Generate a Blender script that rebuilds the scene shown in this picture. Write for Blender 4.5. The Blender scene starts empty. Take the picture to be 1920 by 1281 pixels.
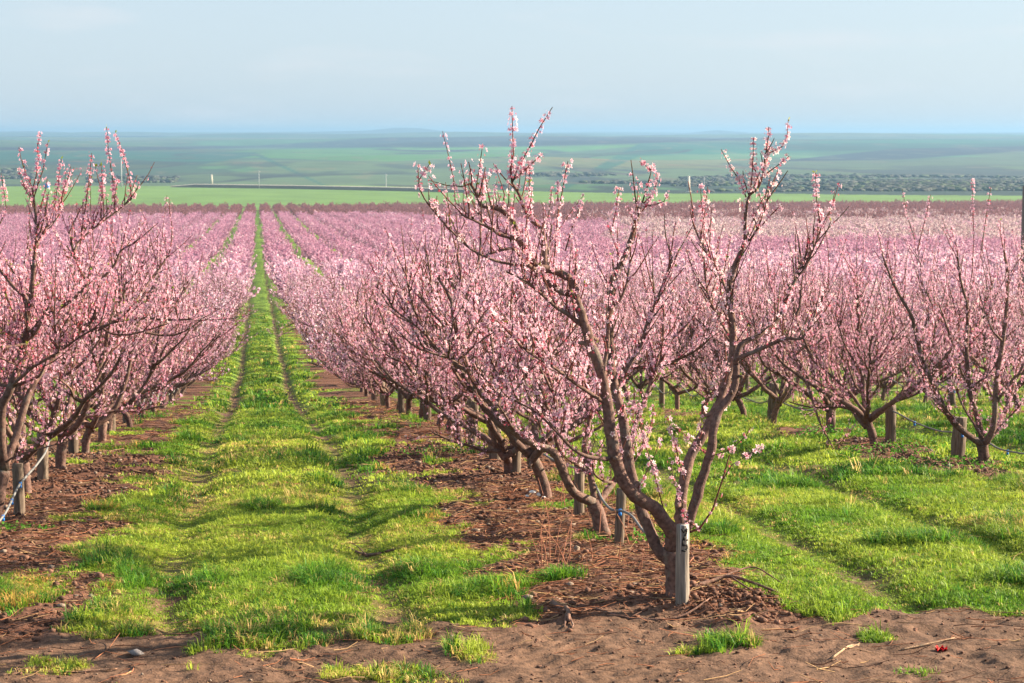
import bpy, math, random
import numpy as np
from mathutils import Matrix, Vector, Euler

# ------------------------------------------------------------------ camera, sky, sun, exposure
scene = bpy.context.scene
COL = scene.collection
R = math.radians
CAM_Z = 3.24
F = 70.0 / 36.0 * 1920.0                      # focal length in photo pixels
PITCH, YAW = 5.97, 7.29
cam_d = bpy.data.cameras.new("camera")
cam = bpy.data.objects.new("camera", cam_d)
COL.objects.link(cam)
cam.location = (0, 0, CAM_Z)
cam.rotation_euler = (R(90 - PITCH), 0, R(-YAW))
cam_d.lens = 70
cam_d.sensor_width = 36
cam_d.clip_start = 0.1
cam_d.clip_end = 60000
cam_d.dof.use_dof = True
cam_d.dof.focus_distance = 14.5
cam_d.dof.aperture_fstop = 9.0
scene.camera = cam

SUN_EL, SUN_AZ = 24.0, 10.0                   # azimuth measured from +X towards +Y
sun_d = bpy.data.lights.new("sun", 'SUN')
sun = bpy.data.objects.new("sun", sun_d)
COL.objects.link(sun)
sun_d.energy = 5.0
sun_d.angle = R(0.5)
sun_d.color = (1.0, 0.84, 0.62)
sv = Vector((math.cos(R(SUN_EL)) * math.cos(R(SUN_AZ)), math.cos(R(SUN_EL)) * math.sin(R(SUN_AZ)), math.sin(R(SUN_EL))))
sun.rotation_euler = sv.to_track_quat('Z', 'Y').to_euler()

world = bpy.data.worlds.new("World")
scene.world = world
world.use_nodes = True
wt = world.node_tree
bg = wt.nodes["Background"]
sky = wt.nodes.new("ShaderNodeTexSky")
sky.sky_type = 'NISHITA'
sky.sun_disc = False
sky.sun_elevation = R(SUN_EL)
sky.sun_rotation = R(90 - SUN_AZ)
sky.air_density = 1.0
sky.dust_density = 1.0
sky.ozone_density = 2.5
SKY_STRENGTH = 0.05
bg.inputs[1].default_value = SKY_STRENGTH
# thin wisps of high cloud, laid out by direction in the sky
tc = wt.nodes.new("ShaderNodeTexCoord")
mp = wt.nodes.new("ShaderNodeMapping")
mp.inputs['Scale'].default_value = (6, 6, 34)
nz = wt.nodes.new("ShaderNodeTexNoise")
nz.inputs['Scale'].default_value = 1.6
nz.inputs['Detail'].default_value = 6
rp = wt.nodes.new("ShaderNodeMapRange")
rp.inputs[1].default_value = 0.54
rp.inputs[2].default_value = 0.82
rp.inputs[3].default_value = 0.0
rp.inputs[4].default_value = 0.38
mx = wt.nodes.new("ShaderNodeMix")
mx.data_type = 'RGBA'
wt.links.new(tc.outputs['Generated'], mp.inputs[0])
wt.links.new(mp.outputs[0], nz.inputs['Vector'])
wt.links.new(nz.outputs['Fac'], rp.inputs[0])
wt.links.new(rp.outputs[0], mx.inputs['Factor'])
veil = wt.nodes.new("ShaderNodeMix"); veil.data_type = 'RGBA'   # even, thin high overcast
veil.inputs['Factor'].default_value = 0.78
veil.inputs['B'].default_value = (3.0, 3.62, 4.2, 1)
wt.links.new(sky.outputs[0], veil.inputs['A'])
wt.links.new(veil.outputs['Result'], mx.inputs['A'])
mx.inputs['B'].default_value = (4.4, 4.3, 4.4, 1)
wt.links.new(mx.outputs['Result'], bg.inputs[0])

scene.view_settings.view_transform = 'Standard'
scene.view_settings.look = 'None'
scene.view_settings.gamma = 1
scene.view_settings.exposure = 2.08
cy = scene.cycles
cy.max_bounces = 6
cy.use_denoising = True
cy.diffuse_bounces = 3
cy.transmission_bounces = 4
cy.glossy_bounces = 2
cy.volume_bounces = 0
cy.caustics_reflective = False
cy.caustics_refractive = False

# ------------------------------------------------------------------ helpers
Mcam = Euler(cam.rotation_euler).to_matrix()
def P(px, py, Y):
    """the point seen at a photo pixel, Y metres along the rows"""
    d = Mcam @ Vector(((px - 960) / F, -(py - 640.5) / F, -1.0))
    t = Y / d.y
    return np.array((d.x * t, Y, CAM_Z + d.z * t))
_Mi = np.array(Mcam.transposed())
def pix(x, y, z):
    v = np.stack([np.asarray(x, float), np.asarray(y, float), np.asarray(z, float) - CAM_Z], -1) @ _Mi.T
    w = -v[..., 2]
    return 960 + F * v[..., 0] / w, 640.5 - F * v[..., 1] / w

def hash2(ix, iy, seed):
    h = (ix.astype(np.int64) * 374761393 + iy.astype(np.int64) * 668265263 + seed * 974634777) & 0xFFFFFFFF
    h = ((h ^ (h >> 13)) * 1274126177) & 0xFFFFFFFF
    h = ((h ^ (h >> 16)) * 2246822519) & 0xFFFFFFFF
    return ((h ^ (h >> 15)) & 0xFFFFFF) / float(0xFFFFFF)
def vn(x, y, seed=0):
    x = np.asarray(x, float); y = np.asarray(y, float)
    ix = np.floor(x); iy = np.floor(y)
    fx = x - ix; fy = y - iy
    fx = fx * fx * (3 - 2 * fx); fy = fy * fy * (3 - 2 * fy)
    a = hash2(ix, iy, seed); b = hash2(ix + 1, iy, seed)
    c = hash2(ix, iy + 1, seed); d = hash2(ix + 1, iy + 1, seed)
    return (a + (b - a) * fx) * (1 - fy) + (c + (d - c) * fx) * fy
def fbm(x, y, seed=0, oct=3):
    s = 0; a = 0.5; n = 0
    for o in range(oct):
        s = s + a * vn(x * 2**o, y * 2**o, seed + o * 17); n += a; a *= 0.5
    return s / n
def sstep(a, b, x):
    t = np.clip((x - a) / (b - a), 0, 1)
    return t * t * (3 - 2 * t)

def mesh_np(name, verts, faces, mat=None, cols=None, smooth=False):
    """faces: list of (n,k) int arrays"""
    me = bpy.data.meshes.new(name)
    verts = np.asarray(verts, np.float32)
    faces = [np.asarray(f, np.int32) for f in faces if len(f)]
    me.vertices.add(len(verts))
    me.vertices.foreach_set("co", verts.ravel())
    tot = sum(f.size for f in faces); nf = sum(len(f) for f in faces)
    me.loops.add(tot); me.polygons.add(nf)
    me.loops.foreach_set("vertex_index", np.concatenate([f.ravel() for f in faces]))
    starts = []; s = 0
    for f in faces:
        starts.append(s + np.arange(len(f)) * f.shape[1]); s += f.size
    me.polygons.foreach_set("loop_start", np.concatenate(starts).astype(np.int32))
    if smooth:
        me.polygons.foreach_set("use_smooth", np.ones(nf, bool))
    if cols is not None:
        at = me.color_attributes.new("col", 'FLOAT_COLOR', 'POINT')
        c = np.ones((len(verts), 4), np.float32); c[:, :3] = cols
        at.data.foreach_set("color", c.ravel())
    me.update(calc_edges=True)
    if mat: me.materials.append(mat)
    return me
def obj(name, me, parent=None):
    o = bpy.data.objects.new(name, me)
    COL.objects.link(o)
    if parent: o.parent = parent
    return o
def tag(o, label=None, cat=None, group=None, kind=None):
    if label: o["label"] = label
    if cat: o["category"] = cat
    if group: o["group"] = group
    if kind: o["kind"] = kind
    return o
def empty(name, loc=(0, 0, 0), rz=0):
    o = bpy.data.objects.new(name, None)
    COL.objects.link(o)
    o.location = loc; o.rotation_euler = (0, 0, rz)
    o.empty_display_size = 0.2
    return o

class TB:
    """collects tubes / boxes into one mesh"""
    def __init__(s):
        s.v = []; s.f3 = []; s.f4 = []; s.n = 0; s.c = []
    def tube(s, pts, rad, sides=6, cap=True, col=(1, 1, 1), wob=0.0, rng=None):
        pts = np.asarray(pts, float); rad = np.asarray(rad, float)
        n = len(pts)
        t = np.gradient(pts, axis=0)
        t /= np.linalg.norm(t, axis=1, keepdims=True) + 1e-9
        ref = np.array((0.31, 0.93, 0.17)) if abs(t[0, 1]) < 0.8 else np.array((1, 0.1, 0.2))
        u = np.cross(t, ref); u /= np.linalg.norm(u, axis=1, keepdims=True) + 1e-9
        w = np.cross(t, u)
        a = np.arange(sides) * 2 * math.pi / sides
        rr = rad[:, None] * np.ones((n, sides))
        if wob and rng is not None: rr = rr * (1 + wob * (rng.random((n, sides)) - 0.5))
        v = pts[:, None] + rr[..., None] * (u[:, None] * np.cos(a)[None, :, None] + w[:, None] * np.sin(a)[None, :, None])
        base = s.n
        s.v.append(v.reshape(-1, 3)); s.n += n * sides
        i = np.arange(n - 1)[:, None] * sides; j = np.arange(sides)[None]
        j2 = (j + 1) % sides
        q = np.stack([i + j, i + j2, i + sides + j2, i + sides + j], -1).reshape(-1, 4) + base
        s.f4.append(q)
        s.c.append(np.tile(np.asarray(col, float), (n * sides, 1)))
        if cap and sides > 3:
            for k, ring in ((0, 0), (1, n - 1)):
                s.v.append(pts[ring][None]); ci = s.n; s.n += 1
                s.c.append(np.asarray(col, float)[None])
                b = base + ring * sides
                jj = np.arange(sides)
                tri = np.stack([b + jj, b + (jj + 1) % sides, np.full(sides, ci)], -1)
                s.f3.append(tri if ring else tri[:, ::-1])
        return s
    def hexa(s, c8, col=(1, 1, 1)):
        b = s.n; s.v.append(np.asarray(c8, float)); s.n += 8
        s.f4.append(np.array([(0, 3, 2, 1), (4, 5, 6, 7), (0, 1, 5, 4), (1, 2, 6, 5), (2, 3, 7, 6), (3, 0, 4, 7)]) + b)
        s.c.append(np.tile(np.asarray(col, float), (8, 1)))
        return s
    def box(s, c, size, col=(1, 1, 1)):
        x, y, z = np.asarray(size, float) / 2
        k = np.array([(-x, -y, -z), (x, -y, -z), (x, y, -z), (-x, y, -z), (-x, -y, z), (x, -y, z), (x, y, z), (-x, y, z)])
        return s.hexa(k + np.asarray(c, float), col)
    def mesh(s, name, mat, smooth=True):
        return mesh_np(name, np.concatenate(s.v), [np.concatenate(s.f4)] + ([np.concatenate(s.f3)] if s.f3 else []), mat, np.concatenate(s.c), smooth)

# ------------------------------------------------------------------ materials
def new_mat(name):
    m = bpy.data.materials.new(name); m.use_nodes = True
    nt = m.node_tree
    b = nt.nodes["Principled BSDF"]
    b.inputs['Roughness'].default_value = 0.85
    b.inputs['Specular IOR Level'].default_value = 0.15
    return m, nt, b
def noise_mul(nt, colout, scale, lo, hi, detail=4, coord='Object'):
    """multiply a colour by noise: wear and grain that stay with the surface"""
    t = nt.nodes.new("ShaderNodeTexCoord")
    n = nt.nodes.new("ShaderNodeTexNoise"); n.inputs['Scale'].default_value = scale; n.inputs['Detail'].default_value = detail
    nt.links.new(t.outputs[coord], n.inputs['Vector'])
    mr = nt.nodes.new("ShaderNodeMapRange")
    mr.inputs[1].default_value = 0.3; mr.inputs[2].default_value = 0.7
    mr.inputs[3].default_value = lo; mr.inputs[4].default_value = hi
    nt.links.new(n.outputs['Fac'], mr.inputs[0])
    vm = nt.nodes.new("ShaderNodeVectorMath"); vm.operation = 'SCALE'
    nt.links.new(colout, vm.inputs[0]); nt.links.new(mr.outputs[0], vm.inputs['Scale'])
    return vm.outputs[0], n.outputs['Fac']
def bump(nt, b, h, strength, dist):
    bp = nt.nodes.new("ShaderNodeBump"); bp.inputs['Strength'].default_value = strength; bp.inputs['Distance'].default_value = dist
    nt.links.new(h, bp.inputs['Height']); nt.links.new(bp.outputs[0], b.inputs['Normal'])
def attr(nt, name="col"):
    a = nt.nodes.new("ShaderNodeAttribute"); a.attribute_name = name
    return a.outputs['Color']
def leafy(name, trans, tint=1.0, hue_noise=True, rough=0.6):
    """thin petals, blades and leaves: vertex colour, part of the light passing through"""
    m, nt, b = new_mat(name)
    out = nt.nodes["Material Output"]
    c = attr(nt)
    b.inputs['Roughness'].default_value = rough
    nt.links.new(c, b.inputs['Base Color'])
    tr = nt.nodes.new("ShaderNodeBsdfTranslucent")
    nt.links.new(c, tr.inputs['Color'])
    ms = nt.nodes.new("ShaderNodeMixShader"); ms.inputs[0].default_value = trans
    nt.links.new(b.outputs[0], ms.inputs[1]); nt.links.new(tr.outputs[0], ms.inputs[2])
    nt.links.new(ms.outputs[0], out.inputs['Surface'])
    return m
def vcol_mat(name, scale, lo, hi, bscale=None, bstr=0.3, bdist=0.01, rough=0.9, coord='Object'):
    m, nt, b = new_mat(name)
    b.inputs['Roughness'].default_value = rough
    c, f = noise_mul(nt, attr(nt), scale, lo, hi, 5, coord)
    nt.links.new(c, b.inputs['Base Color'])
    if bscale:
        t = nt.nodes.new("ShaderNodeTexCoord")
        n = nt.nodes.new("ShaderNodeTexNoise"); n.inputs['Scale'].default_value = bscale; n.inputs['Detail'].default_value = 4
        nt.links.new(t.outputs[coord], n.inputs['Vector'])
        bump(nt, b, n.outputs['Fac'], bstr, bdist)
    return m

M_PETAL = leafy("petal", 0.42)
M_LEAF = leafy("young_leaf", 0.45)
M_GRASS = leafy("grass_blade", 0.45, rough=0.5)
def lichen(m):
    nt = m.node_tree; b = nt.nodes["Principled BSDF"]
    src_ = b.inputs['Base Color'].links[0].from_socket
    t = nt.nodes.new("ShaderNodeTexCoord"); n = nt.nodes.new("ShaderNodeTexNoise"); n.inputs['Scale'].default_value = 11; n.inputs['Detail'].default_value = 5
    nt.links.new(t.outputs['Object'], n.inputs['Vector'])
    mr = nt.nodes.new("ShaderNodeMapRange"); mr.inputs[1].default_value = .56; mr.inputs[2].default_value = .68; mr.inputs[3].default_value = 0; mr.inputs[4].default_value = .55
    nt.links.new(n.outputs['Fac'], mr.inputs[0])
    mi_ = nt.nodes.new("ShaderNodeMix"); mi_.data_type = 'RGBA'; mi_.inputs['B'].default_value = (.15, .14, .115, 1)
    nt.links.new(mr.outputs[0], mi_.inputs['Factor']); nt.links.new(src_, mi_.inputs['A']); nt.links.new(mi_.outputs['Result'], b.inputs['Base Color'])
M_BARK = vcol_mat("bark", 34, 0.55, 1.5, 120, 0.8, 0.008)
lichen(M_BARK)
M_GROUND = vcol_mat("orchard_ground", 30, 0.6, 1.4, 70, 0.5, 0.015)
M_FIELD = vcol_mat("far_field", 0.05, 0.86, 1.14)
M_LITTER = vcol_mat("dead_twig", 40, 0.7, 1.3)
M_CLOD = vcol_mat("clod", 50, 0.7, 1.3, 90, 0.4, 0.01)
M_WOOD = vcol_mat("far_scrub", 0.3, 0.7, 1.3)
M_PLAIN = vcol_mat("plain_coat", 12, 0.9, 1.1)
def post_mat():
    m, nt, b = new_mat("weathered_wood")
    t = nt.nodes.new("ShaderNodeTexCoord")
    mpp = nt.nodes.new("ShaderNodeMapping"); mpp.inputs['Scale'].default_value = (60, 60, 4)
    n = nt.nodes.new("ShaderNodeTexNoise"); n.inputs['Scale'].default_value = 1.0; n.inputs['Detail'].default_value = 6
    nt.links.new(t.outputs['Object'], mpp.inputs[0]); nt.links.new(mpp.outputs[0], n.inputs['Vector'])
    mr = nt.nodes.new("ShaderNodeMapRange"); mr.inputs[1].default_value = .3; mr.inputs[2].default_value = .7; mr.inputs[3].default_value = .45; mr.inputs[4].default_value = 1.35
    nt.links.new(n.outputs['Fac'], mr.inputs[0])
    vm = nt.nodes.new("ShaderNodeVectorMath"); vm.operation = 'SCALE'
    nt.links.new(attr(nt), vm.inputs[0]); nt.links.new(mr.outputs[0], vm.inputs['Scale'])
    nt.links.new(vm.outputs[0], b.inputs['Base Color'])
    bump(nt, b, n.outputs['Fac'], 0.7, 0.01)
    return m
M_POST = post_mat()
def plain(name, col, rough=0.6):
    m, nt, b = new_mat(name)
    rgb = nt.nodes.new("ShaderNodeRGB"); rgb.outputs[0].default_value = (*col, 1)
    c, f = noise_mul(nt, rgb.outputs[0], 25, 0.85, 1.12)
    nt.links.new(c, b.inputs['Base Color']); b.inputs['Roughness'].default_value = rough
    return m
M_HOSE = plain("grey_hose", (0.16, 0.16, 0.16), 0.55)
M_BLUE = plain("blue_plastic", (0.02, 0.16, 0.5), 0.4)
M_RED = plain("red_plastic", (0.7, 0.015, 0.02), 0.4)
M_PAINT = plain("black_paint", (0.02, 0.02, 0.022), 0.6)
M_WHITE = plain("white_paint", (0.46, 0.45, 0.44), 0.7)
M_STONE = plain("pale_stone", (0.55, 0.5, 0.42), 0.9)
M_SLATE = plain("grey_slab", (0.2, 0.18, 0.18), 0.9)

# ------------------------------------------------------------------ terrain
PY = np.array([-60, 13.3, 16.5, 21, 27, 40, 53, 84, 130, 206, 358, 453, 656, 775, 1100, 1500, 2000, 3000, 4000, 6000, 8000, 11000, 16000.0])
PZ = np.array([0, 0, -.17, -.49, -1.0, -2.4, -3.75, -5.9, -8.2, -11.8, -16.6, -19.0, -23.6, -26, -27.2, -32, -29, -21, -13, -5, -1.0, 0.5, 1.5])
def _pchip(x, xs, ys):
    h = np.diff(xs); d = np.diff(ys) / h
    m = np.zeros_like(ys); m[0] = d[0]; m[-1] = d[-1]
    for k in range(1, len(xs) - 1):
        if d[k - 1] * d[k] > 0:
            w1 = 2 * h[k] + h[k - 1]; w2 = h[k] + 2 * h[k - 1]
            m[k] = (w1 + w2) / (w1 / d[k - 1] + w2 / d[k])
    i = np.clip(np.searchsorted(xs, x) - 1, 0, len(xs) - 2)
    t = (x - xs[i]) / h[i]
    return (ys[i] * (1 + 2 * t) * (1 - t)**2 + m[i] * h[i] * t * (1 - t)**2 + ys[i + 1] * t * t * (3 - 2 * t) + m[i + 1] * h[i] * t * t * (t - 1))
def gz(Y): return _pchip(np.asarray(Y, float), PY, PZ)
ROW0, PITCHX = 2.8, 5.05
ORCHARD_END = 775.0
AISLE_OFF = -0.15
def row_k(X): return np.round((X - ROW0) / PITCHX)
def masks(X, Y):
    """grass density, rut depth mask, road mask, dryness"""
    X = np.asarray(X, float); Y = np.asarray(Y, float)
    k = row_k(X)
    dx = X - (ROW0 + k * PITCHX)
    en = (fbm(X * 1.1, Y * 1.1, 5, 3) - 0.5) * 1.1 + (fbm(X * 4, Y * 3, 8, 2) - 0.5) * 0.5
    wl = np.where(k == 0, 1.22, np.where(k == -1, 0.95, 0.5))
    wr = np.where(k == 0, 0.72, np.where(k == -1, 1.02, 0.45))
    # strip under trees is sprayed bare; patchier further right
    strip = np.where(dx < 0, sstep(wl + 0.18, wl - 0.18, -dx + en), sstep(wr + 0.18, wr - 0.18, dx + en))
    patch = fbm(X * 0.55, Y * 0.5, 21, 3)
    strip = strip * np.where(k >= 1, sstep(0.46, 0.58, patch), np.where(k == 0, sstep(0.24, 0.40, patch), sstep(0.2, 0.36, patch)))
    ac = np.where(dx > 0, ROW0 + k * PITCHX + PITCHX / 2, ROW0 + k * PITCHX - PITCHX / 2) + AISLE_OFF
    wob = (fbm(Y * 0.12, k * 3.3 + (dx > 0), 31, 2) - 0.5) * 0.25
    a = X - ac - wob
    rut = np.exp(-((a + 0.76) / 0.21)**2) + np.exp(-((a - 0.76) / 0.21)**2)
    rutn = sstep(0.42, 0.68, fbm(X * 0.7, Y * 0.45, 41, 3))
    road = sstep(13.0, 12.6, Y + (fbm(X * 0.9, Y * 0.9, 51, 3) - 0.5) * 1.3 + (fbm(X * 5, Y * 5, 58, 2) - 0.5) * 0.35)
    g = (1 - strip) * (1 - road)
    near = sstep(75, 35, Y)
    g = g * (1 - rut * np.clip(0.27 + 0.30 * rutn * near + 0.5 * (1 - sstep(50, 22, Y)), 0, .8))
    g = g * (1 - near * 0.5 * sstep(0.58, 0.72, fbm(X * 0.8 + 7, Y * 0.7, 61, 3)))
    clump = sstep(0.0, 0.06, fbm(X * 2.3, Y * 2.3, 71, 2) - 0.69 + 0.105 * sstep(2.0, 0.6, X)) * sstep(10.6, 12.6, Y + (vn(X * .6, 3, 5) - .5) * 1.4)
    g = np.maximum(g, clump * road * 0.9)
    tuft = sstep(0.70, 0.78, fbm(X * 1.9, Y * 1.7, 75, 2)) * strip * (1 - road)
    g = np.maximum(g, tuft * 0.7)
    dry = sstep(0.46, 0.66, fbm(X * 0.7 + 3, Y * 0.6, 81, 3)) * 0.8 + 0.6 * rut * rutn
    return g, rut, road, strip, np.clip(dry, 0, 1)
def ground_h(X, Y, full=None):
    g, rut, road, strip, dry = masks(X, Y) if full is None else full
    z = gz(Y)
    near = sstep(70, 30, Y)
    z = z - (0.07 + 0.06 * sstep(30, 60, Y)) * rut * (1 - road) * sstep(600, 300, Y)
    z = z + near * (fbm(X * 0.9, Y * 0.9, 91, 3) - 0.5) * 0.026
    soil = np.clip(1 - g, 0, 1) * (1 - 0.30 * road)
    z = z + near * soil * ((fbm(X * 6, Y * 6, 95, 3) - 0.5) * 0.085 + np.abs(vn(X * 17, Y * 17, 97) - 0.5) * 0.035)
    # low mounds under the trees
    k = row_k(X); dx = X - (ROW0 + k * PITCHX)
    z = z + 0.04 * np.exp(-(dx / 0.9)**2) * near * (1 - road)
    # tyre prints on the track
    u = (X - 1.95) * 0.8 + (Y - 11.9) * 0.6; w = -(X - 1.95) * 0.6 + (Y - 11.9) * 0.8
    pr = sstep(0.34, 0.25, np.abs(u)) * sstep(0.9, 0.6, np.abs(w))
    u2 = (X - 0.45) * 0.85 + (Y - 11.75) * 0.53
    pr2 = sstep(0.28, 0.2, np.abs(u2)) * sstep(0.9, 0.6, np.abs(Y - 11.75))
    z = z - road * pr * (0.006 + 0.005 * np.sign(np.sin(w * 52))) - road * pr2 * (0.006 + 0.005 * np.sign(np.sin(u2 * 75)))
    return z
def ground_z(x, y): return float(ground_h(np.array([x]), np.array([y]))[0])

def geo_rows(a, b, s0, gfac):
    out = [a]; s = s0
    while out[-1] < b:
        out.append(out[-1] + s); s *= gfac
    out = np.array(out)
    return a + (out - a) * (b - a) / (out[-1] - a)
def fan(Yrows, ncol, tl=0.2, tr=0.5):
    Yr = np.asarray(Yrows); Yp = np.maximum(Yr, 0)
    s = np.linspace(0, 1, ncol)
    L = -(tl * Yp + 3); Rr = tr * Yp + 3
    X = L[:, None] + (Rr - L)[:, None] * s[None]
    Y = np.repeat(Yr[:, None], ncol, 1)
    return X, Y
def grid_faces(nr, nc):
    i = np.arange(nr - 1)[:, None] * nc; j = np.arange(nc - 1)[None]
    return np.stack([i + j, i + j + 1, i + nc + j + 1, i + nc + j], -1).reshape(-1, 4)

def ground_colour(X, Y, full):
    g, rut, road, strip, dry = full
    n1 = fbm(X * 1.3, Y * 1.3, 101, 3)[..., None]; n2 = fbm(X * 7, Y * 7, 105, 2)[..., None]
    soil = np.array((0.092, 0.047, 0.033)) * (0.7 + 0.75 * n1) * (0.75 + 0.5 * n2)
    red = np.array((0.135, 0.057, 0.034)) * (0.7 + 0.6 * n2)
    soil = soil * (1 - 0.4 * strip[..., None]) + red * 0.4 * strip[..., None]
    roadc = np.array((0.108, 0.062, 0.041)) * (0.75 + 0.5 * n1) * (0.8 + 0.4 * n2)
    c = soil * (1 - road[..., None]) + roadc * road[..., None]
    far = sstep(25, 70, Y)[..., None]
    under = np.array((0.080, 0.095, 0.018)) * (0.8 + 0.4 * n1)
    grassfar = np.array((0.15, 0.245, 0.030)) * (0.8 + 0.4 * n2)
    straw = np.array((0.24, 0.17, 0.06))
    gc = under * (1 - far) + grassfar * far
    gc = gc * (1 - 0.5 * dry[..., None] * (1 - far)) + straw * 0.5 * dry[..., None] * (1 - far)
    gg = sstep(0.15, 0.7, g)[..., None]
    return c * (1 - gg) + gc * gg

Yr = np.concatenate([[-40, -20, -8, 0, 5, 8], np.arange(9.2, 14.5, 0.021), np.arange(14.5, 24, 0.036), geo_rows(24, 60, 0.05, 1.012)[:-1], geo_rows(60, ORCHARD_END, 0.6, 1.02)])
X, Y = fan(Yr, 640)
mk = masks(X, Y)
Z = ground_h(X, Y, mk)
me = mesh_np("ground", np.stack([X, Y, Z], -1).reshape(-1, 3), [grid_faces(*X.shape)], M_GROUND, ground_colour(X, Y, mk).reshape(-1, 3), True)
tag(obj("ground", me), kind="structure")

# the green wheat field and the valley beyond, out to the horizon
def poly(px, table): return np.interp(px, table[0], table[1])
def far_colour(X, Y, Z):
    px, py = pix(X, Y, Z)
    n = fbm(X * 0.012, Y * 0.004, 201, 4)[..., None]
    n_s = fbm(X * 0.05, Y * 0.012, 205, 3)[..., None]
    c = np.array((0.075, 0.155, 0.075)) * np.ones(X.shape + (1,))
    def band(top, bot, col, soft=1.2):
        t = poly(px, top); b = poly(px, bot)
        m = (sstep(-soft, soft, py - t) * sstep(-soft, soft, b - py))[..., None]
        return c * (1 - m) + np.asarray(col) * m
    K = ([0, 480, 960, 1440, 1920],)
    def L(*a): return (np.array([0, 240, 480, 720, 960, 1200, 1440, 1680, 1920.0]), np.array(a, float))
    # lower slopes: grazing land, brownish green
    c = band(L(326, 322, 300, 303, 294, 292, 286, 305, 284), L(*[375] * 9), (0.115, 0.190, 0.085), 2)
    # pale green field, middle
    c = band(L(0, 300, 281, 277, 276, 272, 0, 0, 0), L(0, 300, 296, 303, 293, 274, 0, 0, 0), (0.10, 0.30, 0.06))
    # teal fields
    c = band(L(284, 284, 286, 400, 400, 268, 266, 262, 258), L(312, 330, 292, 400, 400, 292, 287, 281, 275), (0.018, 0.13, 0.085))
    c = band(L(310, 309, 311, 400, 400, 400, 400, 400, 400), L(326, 326, 322, 0, 0, 0, 0, 0, 0), (0.09, 0.23, 0.09))
    # dark woods, left to middle
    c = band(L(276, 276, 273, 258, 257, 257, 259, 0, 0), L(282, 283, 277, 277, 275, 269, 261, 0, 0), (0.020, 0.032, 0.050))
    c = band(L(400, 400, 400, 400, 400, 400, 304, 279, 274), L(0, 0, 0, 0, 0, 0, 303, 300, 283), (0.008, 0.018, 0.045))  # near-black blue wedge across the right-hand slope
    # scrub over the lower right slopes
    scr = sstep(0.47, 0.60, n[..., 0] * 0.65 + n_s[..., 0] * 0.35 + 0.09 * sstep(1000, 1900, px)) * sstep(300, 320, py + 0 * px) * sstep(780, 1150, px) * 0.8
    scr = scr + sstep(0.56, 0.66, n[..., 0]) * sstep(296, 306, py) * sstep(1150, 800, px) * 0.6
    scr = np.clip(scr * 1.15, 0, 1)[..., None]
    c = c * (1 - scr) + np.array((0.022, 0.034, 0.040)) * scr
    tan = (sstep(0.62, 0.74, n_s[..., 0]) * 0.35)[..., None]
    c = c * (1 - tan) + np.array((0.24, 0.19, 0.12)) * tan
    # patchwork of fields with hedge lines between them
    wx = X / 420 + (fbm(X * .002, Y * .001, 301, 2) - .5) * 1.6; wy = Y / 560 + (fbm(X * .0015 + 5, Y * .001, 305, 2) - .5) * 1.6
    cell = hash2(np.floor(wx + .5 * (np.floor(wy) % 2)), np.floor(wy), 309)[..., None]
    hue = hash2(np.floor(wx + .5 * (np.floor(wy) % 2)), np.floor(wy), 311)[..., None]
    c = c * (.72 + .56 * cell)
    c = np.where(hue > .82, c * np.array((1.5, 1.05, .9)), np.where(hue < .2, c * np.array((.7, 1.1, .9)), c))
    fr_ = np.minimum(np.abs((wx + .5 * (np.floor(wy) % 2)) % 1 - .5), np.abs(wy % 1 - .5))
    hl = (sstep(.475, .49, np.maximum(np.abs((wx + .5 * (np.floor(wy) % 2)) % 1 - .5), np.abs(wy % 1 - .5))) * sstep(.35, .6, fbm(X * .01, Y * .006, 313, 2)))[..., None]
    c = c * (1 - hl) + np.array((.03, .045, .04)) * hl
    c = c * (0.60 + 0.80 * n) * 0.44
    # wheat field next to the orchard
    wf = poly(px, L(344, 343, 345, 349, 358, 363, 363, 366, 367))
    m = (py > wf)[..., None] * (Y < 1250)[..., None]
    c = np.where(m, np.array((0.092, 0.165, 0.034)) * (0.92 + 0.16 * n_s), c)
    return c
Yf = np.concatenate([geo_rows(ORCHARD_END - 3, 2000, 5, 1.004)[:-1], geo_rows(2000, 7000, 14, 1.012)[:-1], geo_rows(7000, 16000, 120, 1.05)])
X, Y = fan(Yf, 420, 0.24, 0.55)
Z = gz(Y) + sstep(1300, 2600, Y) * ((fbm(X * 0.0016, Y * 0.0011, 221, 3) - 0.5) * 32) + sstep(5000, 9000, Y) * (fbm(X * 0.0006, Y * 0.0005, 231, 3) - 0.5) * 10 - 0.02 * (Y < ORCHARD_END + 1)
nr = X.shape[0]
sp = int(np.searchsorted(Yf, 1280))
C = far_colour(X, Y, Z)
def part(a, b, name):
    me = mesh_np(name, np.stack([X[a:b], Y[a:b], Z[a:b]], -1).reshape(-1, 3), [grid_faces(b - a, X.shape[1])], M_FIELD, C[a:b].reshape(-1, 3), True)
    tag(obj(name, me), kind="structure")
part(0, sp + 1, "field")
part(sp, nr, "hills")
def far_z(x, y):
    x = np.asarray(x, float); y = np.asarray(y, float)
    return gz(y) + sstep(1300, 2600, y) * ((fbm(x * 0.0016, y * 0.0011, 221, 3) - 0.5) * 32)
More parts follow.
